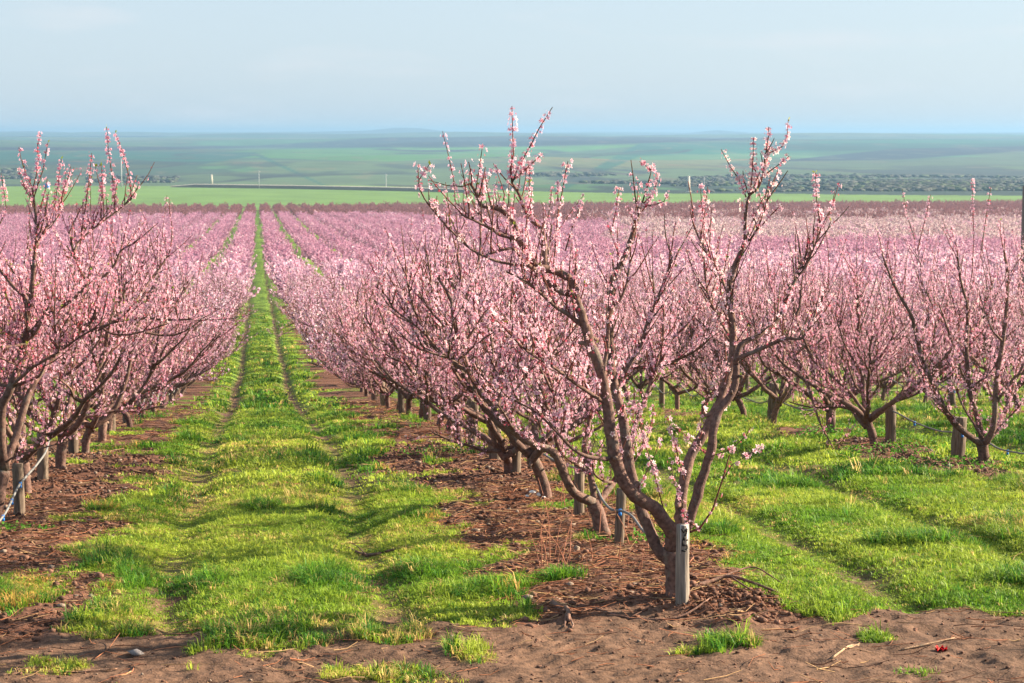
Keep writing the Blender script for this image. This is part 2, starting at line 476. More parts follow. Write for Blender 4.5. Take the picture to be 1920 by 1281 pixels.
# hazy mountains on the horizon (solid ridges)
def mountain(name, Yd, prof, depth, col, seed):
    xs = np.linspace(prof[0][0], prof[0][-1], 260)
    top = np.interp(xs, prof[0], prof[1])
    rows = np.linspace(-1, 1, 25)
    VX = np.zeros((25, 260)); VY = VX.copy(); VZ = VX.copy()
    for i, r in enumerate(rows):
        yy = Yd + r * depth
        xw = np.array([P(p, 250, Yd)[0] for p in xs])
        zt = CAM_Z + (250 - top) / F * Yd
        hh = (zt + 6) * (1 - abs(r)**1.6) + (fbm(xw * 0.003, yy * 0.003 + 0 * xw, seed, 3) - 0.5) * 6 * (1 - abs(r))
        VX[i] = xw; VY[i] = yy; VZ[i] = hh - 6
    me = mesh_np(name, np.stack([VX, VY, VZ], -1).reshape(-1, 3), [grid_faces(25, 260)], M_FIELD, np.tile(np.array(col), (25 * 260, 1)), True)
    tag(obj(name, me), kind="structure")
mountain("mountain", 9000, ([-500, 0, 60, 150, 300, 420, 480, 620, 690, 745, 790, 840, 900, 1000, 1040, 1250, 1320, 1345, 1380, 1440, 1700, 2200], [248, 247, 246, 249, 252, 251, 249, 247, 245, 240, 241, 247, 252, 250, 252, 253, 247, 244, 247, 252, 252, 252]), 600, (0.03, 0.05, 0.06), 7)
mountain("mountain", 7600, ([-500, 0, 200, 420, 560, 640, 800, 950, 1100, 1300, 1500, 1600, 1700, 1920, 2300], [260, 259, 259, 258, 256, 254, 254, 255, 255, 254, 251, 248.5, 250, 249, 247]), 450, (0.03, 0.055, 0.04), 9)

# ------------------------------------------------------------------ flowers, wood
def frames(n, rng):
    """orthonormal frames around unit normals n"""
    r = rng.normal(size=n.shape)
    u = np.cross(n, r); u /= np.linalg.norm(u, axis=1, keepdims=True) + 1e-9
    return u, np.cross(n, u)
def flowers_mesh(name, pos, nor, size, col, rng, lod):
    n = len(pos)
    u, w = frames(nor, rng)
    if lod == 0:
        tv = [(0, 0, 0)]; tf = []
        for p in range(5):
            a = p * 2 * math.pi / 5
            for da, rr, zz in ((-0.50, 0.62, 0.17), (0, 1.0, 0.30), (0.50, 0.62, 0.17)):
                tv.append((math.cos(a + da) * rr, math.sin(a + da) * rr, zz))
            tf.append((0, 1 + 3 * p, 2 + 3 * p, 3 + 3 * p))
        deep = np.ones(16); deep[0] = 0
    elif lod == 1:
        tv = [(-1, -.1, .2), (0, -.9, 0), (1, .1, .2), (0, .9, 0), (.2, -.8, .5), (-.9, .3, -.3), (-.1, .8, -.5), (.8, -.3, .4)]
        tf = [(0, 1, 2, 3), (4, 5, 6, 7)]; deep = np.ones(8)
    else:
        tv = [(-1, -.2, .1), (-.1, -1, 0), (1, .2, -.1), (.1, 1, .1)]
        tf = [(0, 1, 2, 3)]; deep = np.ones(4)
    tv = np.array(tv, float); k = len(tv)
    jit = 1 + 0.25 * (rng.random((n, k, 1)) - 0.5)
    L = tv[None] * jit * size[:, None, None]
    V = pos[:, None] + L[..., 0:1] * u[:, None] + L[..., 1:2] * w[:, None] + L[..., 2:3] * nor[:, None]
    C = col[:, None, :] * np.ones((1, k, 1))
    C = C * deep[None, :, None] + np.array((0.50, 0.09, 0.14)) * (1 - deep[None, :, None])
    Fc = (np.array(tf)[None] + (np.arange(n) * k)[:, None, None]).reshape(-1, 4)
    return mesh_np(name, V.reshape(-1, 3), [Fc], M_PETAL, C.reshape(-1, 3))

def unit(v):
    v = np.asarray(v, float)
    return v / (np.linalg.norm(v) + 1e-9)
class Tree:
    """skeleton of one peach tree in local coordinates"""
    def __init__(s, seed):
        s.rng = np.random.default_rng(seed); s.wood = []; s.shoots = []
    def limb(s, pts, r0, r1, sides=8):
        pts = np.asarray(pts, float)
        rad = np.linspace(r0, r1, len(pts))
        s.wood.append((pts, rad, sides))
        return pts, rad
    def grow(s, p, d, length, n, up, jit, r0, r1, sides=7):
        rng = s.rng; pts = [np.array(p, float)]; d = unit(d)
        for i in range(n):
            d = unit(d + up * np.array((0, 0, 1.0)) / n + rng.normal(size=3) * jit)
            pts.append(pts[-1] + d * length / n)
        return s.limb(pts, r0, r1, sides)
    def shoot(s, p, d, length, dens=1.0, r=0.0045, white=0.0, up=0.5):
        rng = s.rng; n = 4; pts = [np.array(p, float)]; d = unit(d)
        for i in range(n):
            d = unit(d + np.array((0, 0, up / n)) + rng.normal(size=3) * 0.09)
            pts.append(pts[-1] + d * length / n)
        s.shoots.append((np.array(pts), r * rng.uniform(1.0, 1.6), dens * rng.choice([.15, .5, 1.0, 1.5], p=[.2, .25, .35, .2]), white))
    def traced_shoot(s, pts, r=0.006, dens=1.0, white=0.0):
        s.shoots.append((np.asarray(pts, float), r, dens, white))
    def clothe(s, pts, step, lmin, lmax, start=0.15, upb=0.7, dens=1.0, white=0.0, out=0.7):
        """fruiting shoots along a limb"""
        rng = s.rng
        seg = np.linalg.norm(np.diff(pts, axis=0), axis=1); cum = np.concatenate([[0], np.cumsum(seg)])
        t = cum[-1] * start
        while t < cum[-1]:
            q = np.array([np.interp(t, cum, pts[:, a]) for a in range(3)])
            i = min(np.searchsorted(cum, t), len(pts) - 1); tang = unit(pts[i] - pts[max(i - 1, 0)])
            d = rng.normal(size=3); d -= tang * d.dot(tang); d = unit(d) * out + tang * 0.45 + np.array((0, 0, upb))
            f = t / cum[-1]
            s.shoot(q, d, rng.uniform(lmin, lmax) * (0.7 + 0.5 * f), dens, 0.0042, white)
            t += step * rng.uniform(0.5, 1.5)
    def standard(s, h=3.1, spread=1.0, step=0.075, nsc=None, lmin=.18, lmax=.68, dens=1.0, white=0.05, extra=1.0):
        rng = s.rng
        th = rng.uniform(0.26, 0.42); lean = rng.normal(size=2) * 0.08
        crotch = np.array((lean[0], lean[1], th))
        s.limb([(0, 0, -0.15), (lean[0] * .2, lean[1] * .2, th * .35), (lean[0] * .6, lean[1] * .6, th * .75), crotch], 0.060, 0.050, 9)
        n = nsc or rng.integers(5, 7)
        az0 = rng.uniform(0, 6.28)
        for i in range(n):
            a = az0 + i * 6.283 / n + rng.normal() * 0.22
            inc = rng.uniform(0.80, 1.22)
            d = (math.cos(a) * math.sin(inc) * spread, math.sin(a) * math.sin(inc) * spread, math.cos(inc))
            ln = rng.uniform(1.65, 2.15) * h / 3.1
            lp, lr = s.grow(crotch + np.array((0, 0, rng.uniform(-.08, .03))), d, ln, 9, 0.95, 0.15, 0.041, 0.012)
            s.clothe(lp, step * 1.0, lmin, lmax, 0.24, 0.6, dens, white)
            for j in range(int(3 * extra) + rng.integers(0, 2)):
                f = rng.uniform(0.26, 0.95); q = lp[int(f * (len(lp) - 1))]
                tang = unit(lp[min(int(f * 9) + 1, 9)] - q)
                side = rng.normal(size=3); side[2] *= 0.4
                dd = tang * 0.7 + unit(side) * 0.9
                bp, br = s.grow(q, dd, rng.uniform(0.55, 1.1) * h / 3.1, 5, 0.95, 0.14, 0.020, 0.007, 6)
                s.clothe(bp, step, lmin, lmax * 0.95, 0.12, 0.55, dens, white)
        tops = [w for w in s.wood if w[0][-1][2] > h * .48]
        for i in range(14):
            pts = tops[rng.integers(len(tops))][0]; q = pts[rng.integers(len(pts) // 2, len(pts))]
            s.shoot(q, rng.normal(size=3) * .22 + np.array((0, 0, 1)), rng.uniform(.5, .95), dens * 1.2, .006, white, .3)
        for i in range(2):
            a = rng.uniform(0, 6.28); inc = rng.uniform(1.0, 1.35)
            d = (math.cos(a) * math.sin(inc), math.sin(a) * math.sin(inc), math.cos(inc))
            lp, lr = s.grow(crotch + np.array((0, 0, rng.uniform(0, .1))), d, rng.uniform(.9, 1.35), 7, 0.55, 0.15, 0.026, 0.008, 6)
            s.clothe(lp, step * .85, lmin, lmax * .9, 0.2, 0.4, dens, white)
        return s
    def wood_mesh(s, name, lod):
        tb = TB(); rng = s.rng
        for pts, rad, sides in s.wood:
            sd = sides if lod == 0 else (6 if lod == 1 else 4)
            if lod == 0 and len(pts) > 2:
                # resample smoothly, with knuckles
                m = (len(pts) - 1) * 3 + 1
                t0 = np.arange(len(pts)); t1 = np.linspace(0, len(pts) - 1, m)
                pp = np.stack([_cr(pts[:, a], t1) for a in range(3)], -1)
                rr = np.interp(t1, t0, rad) * (1 + 0.13 * (rng.random(m) - 0.5))
                pp = pp + rng.normal(size=pp.shape) * rr[:, None] * 0.07
                b = rng.uniform(0.8, 1.15)
                tb.tube(pp, rr, sd, True, np.array((0.135, 0.080, 0.066)) * b, 0.13, rng)
                # knots and pruning stubs
                for q in range(int(len(pts) * 0.45)):
                    i = rng.integers(1, m - 1)
                    if rr[i] > 0.016:
                        dd = unit(rng.normal(size=3))
                        tb.tube([pp[i], pp[i] + dd * rr[i] * 1.25, pp[i] + dd * rr[i] * (1.4 + rng.random())], [rr[i] * .6, rr[i] * .45, rr[i] * .34], 6, True, np.array((0.15, 0.095, 0.075)) * b)
            else:
                tb.tube(pts, rad, sd, False, (0.115, 0.074, 0.064))
        keep = s.shoots if lod < 2 else s.shoots[::3]
        for pts, r, dens, white in keep:
            rr = np.linspace(r, r * 0.45, len(pts))
            c = np.array((0.12, 0.045, 0.034)) if rng.random() < .6 else np.array((0.085, 0.055, 0.036))
            tb.tube(pts, rr * (1 if lod == 0 else 1.5), 4 if lod == 0 else 3, False, c)
        return tb.mesh(name, M_BARK)
    def flowers(s, lod, tone, step, size):
        rng = s.rng; pos = []; nor = []; col = []; siz = []
        for pts, r, dens, white in s.shoots:
            seg = np.linalg.norm(np.diff(pts, axis=0), axis=1); cum = np.concatenate([[0], np.cumsum(seg)])
            n = int(cum[-1] / step * dens + rng.random())
            if n < 1: continue
            # flowers sit in knots along the shoot, thinning out at the tip
            t = rng.random(n) * 0.94 + 0.04
            t = np.clip(np.round(t * cum[-1] / 0.035 + rng.normal(size=n) * 0.16) * 0.035, 0.01, cum[-1])
            q = np.stack([np.interp(t, cum, pts[:, a]) for a in range(3)], -1)
            tg = unit(pts[-1] - pts[0])
            d = rng.normal(size=(n, 3)); d -= (d @ tg)[:, None] * tg; d /= np.linalg.norm(d, axis=1, keepdims=True) + 1e-9
            d = d + tg * 0.35; d /= np.linalg.norm(d, axis=1, keepdims=True)
            pos.append(q + d * (0.008 + rng.random((n, 1)) * 0.022 * size / 0.018)); nor.append(d)
            isw = rng.random(n) < white
            isb = rng.random(n) < 0.26
            pal, mid, deep = tone
            k = rng.random((n, 1))
            c = np.asarray(pal) * k + np.asarray(mid) * (1 - k)
            c = np.where(isw[:, None], np.array((0.84, 0.74, 0.72)), c)
            c = np.where(isb[:, None], np.asarray(deep), c)
            c = c * (0.86 + 0.28 * rng.random((n, 1)))
            col.append(np.clip(c, 0, 0.92)); siz.append(size * (0.5 + 0.85 * rng.random(n)) * np.where(isb, 0.55, 1))
        return np.concatenate(pos), np.concatenate(nor), np.concatenate(siz), np.concatenate(col)
    def crown_mesh(s, name, lod, tone, step, size):
        p, n, z, c = s.flowers(lod, tone, step, size)
        return flowers_mesh(name, p, n, z, c, s.rng, lod)
    def leaf_mesh(s, name, per):
        """small folded young leaves at the shoot tips and nodes"""
        rng = s.rng; V = []; Fc = []; C = []; b = 0
        for pts, r, dens, white in s.shoots:
            for q in range(rng.poisson(per)):
                f = rng.choice([1.0, rng.random()]); i = min(int(f * (len(pts) - 1)), len(pts) - 2)
                p = pts[i] + (pts[i + 1] - pts[i]) * (f * (len(pts) - 1) - i)
                tg = unit(pts[-1] - pts[0])
                for e in range(rng.integers(2, 4)):
                    d = unit(tg * 0.9 + rng.normal(size=3) * 0.6); u = unit(np.cross(d, rng.normal(size=3))); L = rng.uniform(.014, .034)
                    V += [p, p + d * L * .5 + u * L * .22, p + d * L, p + d * L * .5 - u * L * .22]; Fc.append((b, b + 1, b + 2, b + 3)); b += 4
                    g = rng.random(); cc = np.array((0.16, 0.26, 0.03)) * g + np.array((0.30, 0.30, 0.05)) * (1 - g)
                    C += [cc] * 4
        return mesh_np(name, V, [np.array(Fc)], M_LEAF, np.array(C))
def _cr(v, t):
    """Catmull-Rom through samples"""
    v = np.asarray(v, float); n = len(v)
    i = np.clip(np.floor(t).astype(int), 0, n - 2); f = t - i
    p0 = v[np.clip(i - 1, 0, n - 1)]; p1 = v[i]; p2 = v[i + 1]; p3 = v[np.clip(i + 2, 0, n - 1)]
    return 0.5 * (2 * p1 + (p2 - p0) * f + (2 * p0 - 5 * p1 + 4 * p2 - p3) * f * f + (3 * p1 - p0 - 3 * p2 + p3) * f**3)

PALE = ((0.88, 0.72, 0.84), (0.82, 0.52, 0.69), (0.45, 0.09, 0.14))
ROSE = ((0.85, 0.62, 0.77), (0.77, 0.42, 0.60), (0.45, 0.09, 0.14))
PINK = ((0.80, 0.47, 0.64), (0.68, 0.31, 0.49), (0.45, 0.10, 0.19))
LIGHT = ((0.80, 0.56, 0.63), (0.69, 0.42, 0.50), (0.48, 0.18, 0.20))
BUD = ((0.52, 0.24, 0.26), (0.40, 0.16, 0.17), (0.33, 0.13, 0.11))

def dim(t, k): return tuple(tuple(v * k for v in c) for c in t)
PALE = dim(PALE, .84); ROSE = dim(ROSE, .82); PINK = dim(PINK, .72); LIGHT = dim(LIGHT, .66); BUD = dim(BUD, .64)
GROUP = "peach trees in blossom planted in rows"
def tree_root(loc, rz, label): return tag(empty("peach_tree", loc, rz), label, "tree", GROUP)

# ------------------------------------------------------------------ trees traced one by one
def traced(seed, Y0, base_px, limbs, shoots, label, tone, stepmul=1.0, leaf=0.0, dens=1.0, white=0.05, fill=0, shoot_dens=1.0):
    base = P(*base_px, Y0)
    base[2] = ground_z(base[0], base[1])
    T = Tree(seed)
    def W(l): return np.array([P(a[0], a[1], Y0 + (a[2] if len(a) > 2 else 0)) - base for a in l])
    for pts, r0, r1, cl in limbs:
        w = W(pts)
        T.limb(w, r0 * .9, r1 * .85, 10 if r0 > .03 else 7)
        if cl: T.clothe(w, cl.get('step', .08) * stepmul, cl.get('lo', .12), cl.get('hi', .42), cl.get('start', .2), cl.get('up', .75), cl.get('dens', dens), cl.get('white', white), cl.get('out', .7))
    for pts, r, dn, wh in shoots:
        T.traced_shoot(W(pts), r, dn * shoot_dens, wh)
    if fill:
        rng = T.rng
        src = [w for w in T.wood if w[1][0] < 0.06 and w[1][0] > .015]
        for j in range(fill):
            pts, rad, sd = src[rng.integers(len(src))]
            f = rng.uniform(.2, .8); i = int(f * (len(pts) - 1)); q = pts[i]
            if q[2] > 1.75: continue
            dd = rng.normal(size=3) * np.array((.8, 1.2, .4)) + np.array((0, 0, .5))
            bp, br = T.grow(q, dd, rng.uniform(.4, .75), 5, .8, .13, min(.018, rad[i] * .8), .006, 6)
            T.clothe(bp, .075 * stepmul, .15, .5, .1, .6, dens, white)
    root = tree_root(base, 0, label)
    obj("trunk", T.wood_mesh("trunk", 0), root)
    obj("crown", T.crown_mesh("crown", 0, tone, 0.0145, 0.0178), root)
    if leaf: obj("foliage", T.leaf_mesh("foliage", leaf), root)
    return root

lo = dict(step=.11, lo=.10, hi=.34, start=.35, dens=.8)
md = dict(step=.075, lo=.12, hi=.42, start=.1)
wh = dict(step=.075, lo=.12, hi=.40, start=.1, white=.45)
hi = dict(step=.06, lo=.12, hi=.40, start=.05)
main_limbs = [
    ([(1272, 1150, 0), (1270, 1110, 0), (1267, 1070, 0), (1259, 1030, 0)], .102, .084, None),
    # back limb leaning left then up
    ([(1252, 1048, .03), (1236, 1034, .06), (1218, 996, .1), (1200, 950, .16), (1186, 897, .22), (1176, 841, .26), (1167, 785, .3), (1155, 738, .34), (1147, 691, .36), (1143, 607, .38), (1147, 560, .4), (1151, 514, .4), (1163, 500, .4), (1176, 470, .42), (1189, 429, .42), (1200, 388, .42)], .050, .018, lo),
    # heavy front limb
    ([(1257, 1030, 0), (1262, 1005, -.02), (1247, 978, -.06), (1226, 952, -.1), (1190, 928, -.16), (1167, 900, -.2), (1153, 860, -.22), (1146, 822, -.24), (1141, 771, -.24), (1134, 738, -.26), (1125, 691, -.28), (1106, 644, -.3), (1097, 611, -.3), (1083, 574, -.32), (1076, 538, -.32)], .058, .036, dict(step=.12, lo=.1, hi=.36, start=.35, dens=.8)),
    ([(1076, 538, -.32), (1065, 521, -.33), (1039, 507, -.36), (1006, 498, -.4), (986, 469, -.42), (973, 447, -.45), (960, 413, -.47), (937, 393, -.5), (904, 386, -.5), (898, 375, -.5), (890, 357, -.5), (881, 344, -.5)], .034, .009, dict(step=.08, lo=.08, hi=.26, start=.3)),
    ([(973, 449, -.45), (937, 439, -.5), (922, 430, -.52), (888, 413, -.56), (865, 403, -.6)], .018, .006, md),
    ([(1030, 506, -.37), (1022, 503, -.36), (1021, 459, -.3), (1014, 429, -.26), (996, 413, -.25), (983, 390, -.25), (973, 364, -.25), (960, 344, -.25)], .024, .010, dict(step=.10, lo=.06, hi=.2, start=.2)),
    ([(1070, 552, -.31), (1055, 549, -.35), (1032, 534, -.38), (1009, 511, -.42), (986, 493, -.48), (966, 469, -.5), (944, 468, -.55), (912, 478, -.6)], .026, .008, md),
    ([(990, 500, -.45), (940, 492, -.55), (915, 483, -.6), (885, 469, -.65), (852, 439, -.7), (819, 403, -.75), (796, 373, -.78), (785, 347, -.8)], .011, .005, dict(step=.1, lo=.05, hi=.18, start=.3)),
    ([(1149, 860, -.22), (1128, 860, -.3), (1101, 856, -.38), (1073, 841, -.45), (1040, 806, -.55), (1003, 772, -.62), (960, 748, -.7)], .019, .006, dict(step=.07, lo=.1, hi=.35, start=.45, up=.9)),
    ([(1094, 612, -.3), (1062, 588, -.34), (1042, 576, -.38), (1020, 556, -.42), (990, 530, -.5), (950, 510, -.55)], .019, .006, md),
    ([(1125, 692, -.28), (1132, 688, -.26), (1140, 640, -.22), (1142, 585, -.2), (1163, 562, -.2), (1175, 530, -.2), (1182, 488, -.18)], .018, .007, md),
    ([(1140, 760, -.22), (1080, 720, -.5), (1040, 690, -.7), (990, 660, -.9), (950, 620, -1.0)], .016, .006, md),
    ([(1170, 700, .36), (1200, 650, .5), (1215, 600, .6), (1240, 540, .7), (1262, 480, .8)], .018, .006, md),
    # right limbs
    ([(1262, 1050, .03), (1272, 1010, .04), (1275, 985, .06), (1276, 960, .08), (1282, 907, .14), (1293, 860, .2), (1316, 818, .24), (1340, 775, .26), (1352, 743, .28), (1364, 705, .3), (1373, 672, .3), (1375, 640, .3), (1371, 590, .3), (1367, 544, .3), (1375, 506, .3), (1391, 469, .3), (1397, 453, .3)], .052, .020, dict(step=.11, lo=.1, hi=.36, start=.35, white=.5)),
    ([(1266, 1040, 0), (1280, 1002, -.04), (1290, 983, -.06), (1307, 930, -.06), (1321, 883, -.06), (1334, 840, -.06), (1338, 806, -.04), (1347, 775, 0), (1366, 748, .02), (1379, 719, .04), (1380, 684, .04)], .044, .026, None),
    ([(1397, 453, .3), (1397, 419, .3), (1400, 387, .3), (1406, 366, .3), (1421, 354, .3), (1431, 325, .3), (1435, 287, .3)], .015, .006, dict(step=.06, lo=.05, hi=.2, start=.1, white=.6)),
    ([(1397, 453, .3), (1408, 448, .28), (1422, 424, .26), (1434, 394, .24), (1441, 362, .24)], .010, .004, wh),
    ([(1380, 684, .04), (1384, 672, .02), (1429, 654, -.06), (1471, 635, -.14), (1500, 636, -.2), (1513, 622, -.22), (1530, 603, -.25)], .021, .006, dict(step=.08, lo=.08, hi=.3, start=.3)),
    ([(1380, 684, .04), (1387, 649, .06), (1420, 630, .12), (1448, 611, .18), (1466, 587, .22), (1478, 550, .26), (1494, 520, .3), (1508, 485, .34), (1526, 450, .36)], .024, .008, dict(step=.08, lo=.08, hi=.32, start=.2)),
    ([(1494, 522, .3), (1510, 500, .3), (1528, 460, .3), (1538, 430, .3)], .010, .005, hi),
    ([(1367, 560, .3), (1352, 520, .5), (1330, 480, .6), (1312, 450, .65), (1303, 430, .7)], .012, .005, wh),
    ([(1375, 640, .3), (1350, 600, .5), (1330, 560, .65), (1322, 520, .75), (1318, 470, .8)], .014, .005, wh),
]
main_shoots = [
    ([(960, 344, -.25), (957, 318, -.25), (963, 288, -.24), (961, 246, -.22), (960, 199, -.2)], .006, 1.0, .05),
    ([(960, 344, -.25), (973, 311, -.28), (990, 282, -.3), (1012, 239, -.34), (1036, 201, -.38)], .006, .75, .05),
    ([(963, 337, -.25), (990, 314, -.22), (1017, 288, -.2)], .006, 1.3, .1),
    ([(986, 392, -.25), (992, 360, -.2), (993, 320, -.2), (988, 300, -.2)], .005, 1.2, .1),
    ([(881, 344, -.5), (868, 350, -.52), (838, 348, -.56), (804, 338, -.6)], .005, .6, .3),
    ([(900, 380, -.5), (901, 355, -.45), (903, 328, -.45)], .005, 1.4, .1),
    ([(785, 347, -.8), (786, 337, -.8), (793, 326, -.8), (805, 309, -.8)], .005, 1.0, .1),
    ([(941, 393, -.5), (946, 365, -.5), (940, 345, -.5), (931, 320, -.5)], .005, .4, .1),
    ([(1193, 385, .42), (1190, 360, .42), (1187, 330, .42), (1183, 300, .42)], .006, .12, .1),
    ([(1203, 384, .42), (1213, 352, .42), (1221, 322, .42), (1222, 310, .42)], .006, .7, .1),
    ([(1222, 320, .42), (1212, 312, .42), (1199, 303, .42)], .004, 1.1, .3),
    ([(1206, 382, .42), (1226, 362, .45), (1232, 340, .45), (1232, 325, .45)], .005, 1.1, .1),
    ([(1200, 388, .42), (1225, 385, .4), (1245, 378, .4), (1252, 362, .4)], .005, 1.1, .1),
    ([(1040, 480, -.2), (1043, 440, -.15), (1047, 390, -.1), (1045, 340, -.1)], .006, 1.3, .1),
    ([(1047, 400, -.1), (1056, 350, -.1), (1061, 320, -.1), (1065, 302, -.1)], .005, .7, .1),
    ([(1060, 470, 0), (1075, 420, .05), (1090, 380, .1)], .005, 1.1, .1),
    ([(1145, 440, .3), (1152, 410, .3), (1161, 352, .3)], .005, 1.2, .1),
    ([(1406, 366, .3), (1410, 330, .3), (1412, 295, .3), (1413, 259, .3)], .005, 1.1, .65),
    ([(1434, 300, .3), (1438, 275, .3), (1441, 256, .3), (1441, 238, .3)], .005, .9, .5),
    ([(1434, 290, .3), (1450, 284, .3), (1467, 275, .3), (1476, 254, .3), (1478, 224, .3)], .005, 1.1, .5),
    ([(1399, 370, .3), (1388, 341, .3), (1369, 312, .3), (1352, 280, .3)], .005, .75, .5),
    ([(1431, 330, .3), (1456, 312, .3), (1480, 293, .3)], .005, .9, .4),
    ([(1526, 450, .36), (1537, 415, .36), (1531, 375, .36), (1529, 324, .36)], .006, 1.6, .05),
    ([(1318, 470, .8), (1320, 430, .8), (1313, 350, .8)], .005, 1.1, .1),
    # low red whip right of the fork, sparse flowers
    ([(1288, 1000, -.05), (1312, 991, -.1), (1336, 956, -.16), (1354, 902, -.2), (1368, 853, -.24)], .009, .12, .1),
    ([(1333, 855, -.06), (1345, 852, -.1), (1372, 842, -.2), (1398, 818, -.3), (1408, 800, -.3)], .005, .5, .2),
    ([(1354, 902, -.2), (1372, 872, -.25), (1400, 855, -.3), (1428, 838, -.35)], .004, .5, .2),
    ([(1322, 850, -.06), (1300, 830, -.2), (1280, 812, -.3), (1262, 800, -.35)], .005, .6, .2),
    ([(1282, 900, .1), (1272, 860, 0), (1262, 815, -.05), (1250, 780, -.1)], .005, .8, .2),
    ([(1310, 992, -.05), (1285, 975, -.25), (1278, 940, -.3), (1262, 900, -.35), (1258, 860, -.4)], .006, .5, .1),
    ([(1190, 925, -.1), (1205, 900, -.25), (1225, 860, -.3), (1240, 820, -.3)], .004, .5, .2),
    ([(1250, 980, -.05), (1225, 880, -.2), (1205, 820, -.25), (1195, 760, -.25)], .005, .6, .3),
]
traced(11, 13.3, (1268, 1128), main_limbs, main_shoots,
       "big open peach tree with bare brown limbs behind the black-marked stake", ((0.82, 0.67, 0.75), (0.76, 0.49, 0.60), (0.50, 0.08, 0.13)), 0.55, 0.12, 0.78, .12, shoot_dens=1.9)

left_limbs = [
    ([(-12, 985, 0), (-8, 950, 0), (0, 915, 0), (8, 880, 0)], .085, .07, None),
    ([(8, 880, 0), (2, 830, -.1), (4, 766, -.15), (21, 725, -.2), (38, 673, -.22), (47, 642, -.24), (52, 600, -.24), (58, 560, -.24), (63, 500, -.24), (67, 460, -.24), (67, 400, -.22), (60, 350, -.2)], .052, .010, dict(step=.07, lo=.12, hi=.45, start=.35)),
    ([(40, 655, -.23), (50, 632, -.26), (69, 613, -.28), (86, 591, -.3), (110, 579, -.32), (137, 561, -.34), (163, 533, -.36), (150, 507, -.36), (138, 477, -.36), (130, 433, -.36)], .028, .008, dict(step=.075, lo=.1, hi=.5, start=.25)),
    ([(138, 477, -.36), (148, 453, -.3), (187, 420, -.25), (227, 390, -.2), (247, 373, -.2)], .014, .006, dict(step=.055, lo=.12, hi=.5, start=.1, up=1.1)),
    ([(50, 600, -.24), (48, 560, -.2), (27, 540, -.1), (0, 507, 0), (-30, 470, .1)], .024, .01, md),
    ([(8, 880, 0), (30, 820, .2), (50, 750, .35), (75, 700, .5), (110, 660, .6), (150, 620, .7), (177, 593, .7), (186, 533, .7), (215, 497, .7), (227, 470, .7), (250, 457, .7)], .042, .008, dict(step=.07, lo=.12, hi=.45, start=.3)),
    ([(8, 880, 0), (-20, 800, .3), (-40, 700, .5), (-50, 600, .6), (-40, 500, .7), (-20, 420, .7)], .045, .010, md),
    ([(21, 725, -.2), (60, 690, -.5), (110, 660, -.7), (170, 620, -.9), (235, 600, -1.0)], .018, .006, md),
    ([(8, 870, 0), (30, 855, -.2), (80, 840, -.4), (128, 828, -.5)], .012, .005, dict(step=.15, lo=.08, hi=.2, start=.3, dens=.4)),
    ([(177, 593, .7), (200, 622, .6), (240, 628, .5), (290, 615, .4), (315, 607, .3)], .016, .005, md),
    ([(67, 460, -.24), (85, 430, -.2), (110, 405, -.1), (118, 370, 0)], .010, .004, hi),
]
left_shoots = [
    ([(60, 360, -.2), (68, 330, -.2), (72, 300, -.2), (70, 275, -.2), (75, 250, -.2)], .006, 1.1, 0),
    ([(62, 380, -.2), (50, 340, -.2), (42, 300, -.2)], .005, 1.0, 0),
    ([(100, 400, -.1), (108, 350, -.1), (115, 298, -.1)], .005, 1.2, 0),
    ([(150, 453, -.3), (160, 390, -.3), (168, 330, -.3), (172, 287, -.3)], .006, 1.2, 0),
    ([(215, 395, -.2), (212, 340, -.2), (204, 290, -.2), (200, 238, -.2)], .006, 1.1, 0),
    ([(247, 373, -.2), (242, 330, -.2), (228, 280, -.2), (217, 250, -.2)], .006, .9, 0),
    ([(187, 420, -.25), (192, 360, -.25), (190, 310, -.25)], .005, 1.2, 0),
    ([(0, 420, 0), (12, 390, 0), (2, 325, 0)], .006, 1.1, 0),
    ([(60, 790, -.2), (45, 830, -.3), (30, 870, -.3)], .005, .6, 0),
]
traced(23, 17.9, (-8, 958), left_limbs, left_shoots,
       "tall rose-pink peach tree with green leaf buds at the photo's left edge", ((0.80, 0.58, 0.67), (0.73, 0.38, 0.50), (0.52, 0.07, 0.12)), 0.62, .55, .85, .02, fill=46, shoot_dens=1.5)

second_limbs = [
    ([(1133, 1012, 0), (1131, 1000, 0), (1122, 968, 0), (1112, 942, 0)], .075, .066, None),
    ([(1112, 942, 0), (1078, 925, -.1), (1058, 890, -.18), (1038, 848, -.25), (1003, 834, -.3), (961, 808, -.35), (933, 771, -.4), (909, 745, -.45), (880, 700, -.5), (865, 650, -.55), (850, 600, -.6), (845, 560, -.6), (820, 520, -.6)], .046, .010, dict(step=.07, lo=.15, hi=.5, start=.3)),
    ([(1060, 893, -.18), (1052, 850, -.1), (1045, 790, 0), (1040, 740, .05), (1020, 680, .1), (1010, 620, .1), (985, 560, .1)], .03, .009, md),
    ([(1114, 935, 0), (1106, 885, .15), (1095, 840, .25), (1105, 790, .35), (1098, 730, .4), (1080, 660, .45), (1060, 600, .5)], .034, .01, md),
    ([(1120, 945, 0), (1150, 905, .2), (1170, 870, .35), (1190, 800, .5), (1220, 720, .6), (1240, 640, .7), (1245, 580, .7)], .036, .01, md),
    ([(961, 808, -.35), (940, 760, -.2), (930, 700, -.1), (905, 640, 0), (890, 580, 0)], .022, .007, md),
    ([(880, 700, -.5), (840, 670, -.5), (800, 630, -.5), (770, 560, -.5), (760, 500, -.5)], .018, .006, md),
]
traced(37, 16.3, (1131, 1003), second_limbs, [], "pink peach tree with a dark forked stump just behind the big front tree",
       PALE, .8, .1, 1.0, .10, fill=30)
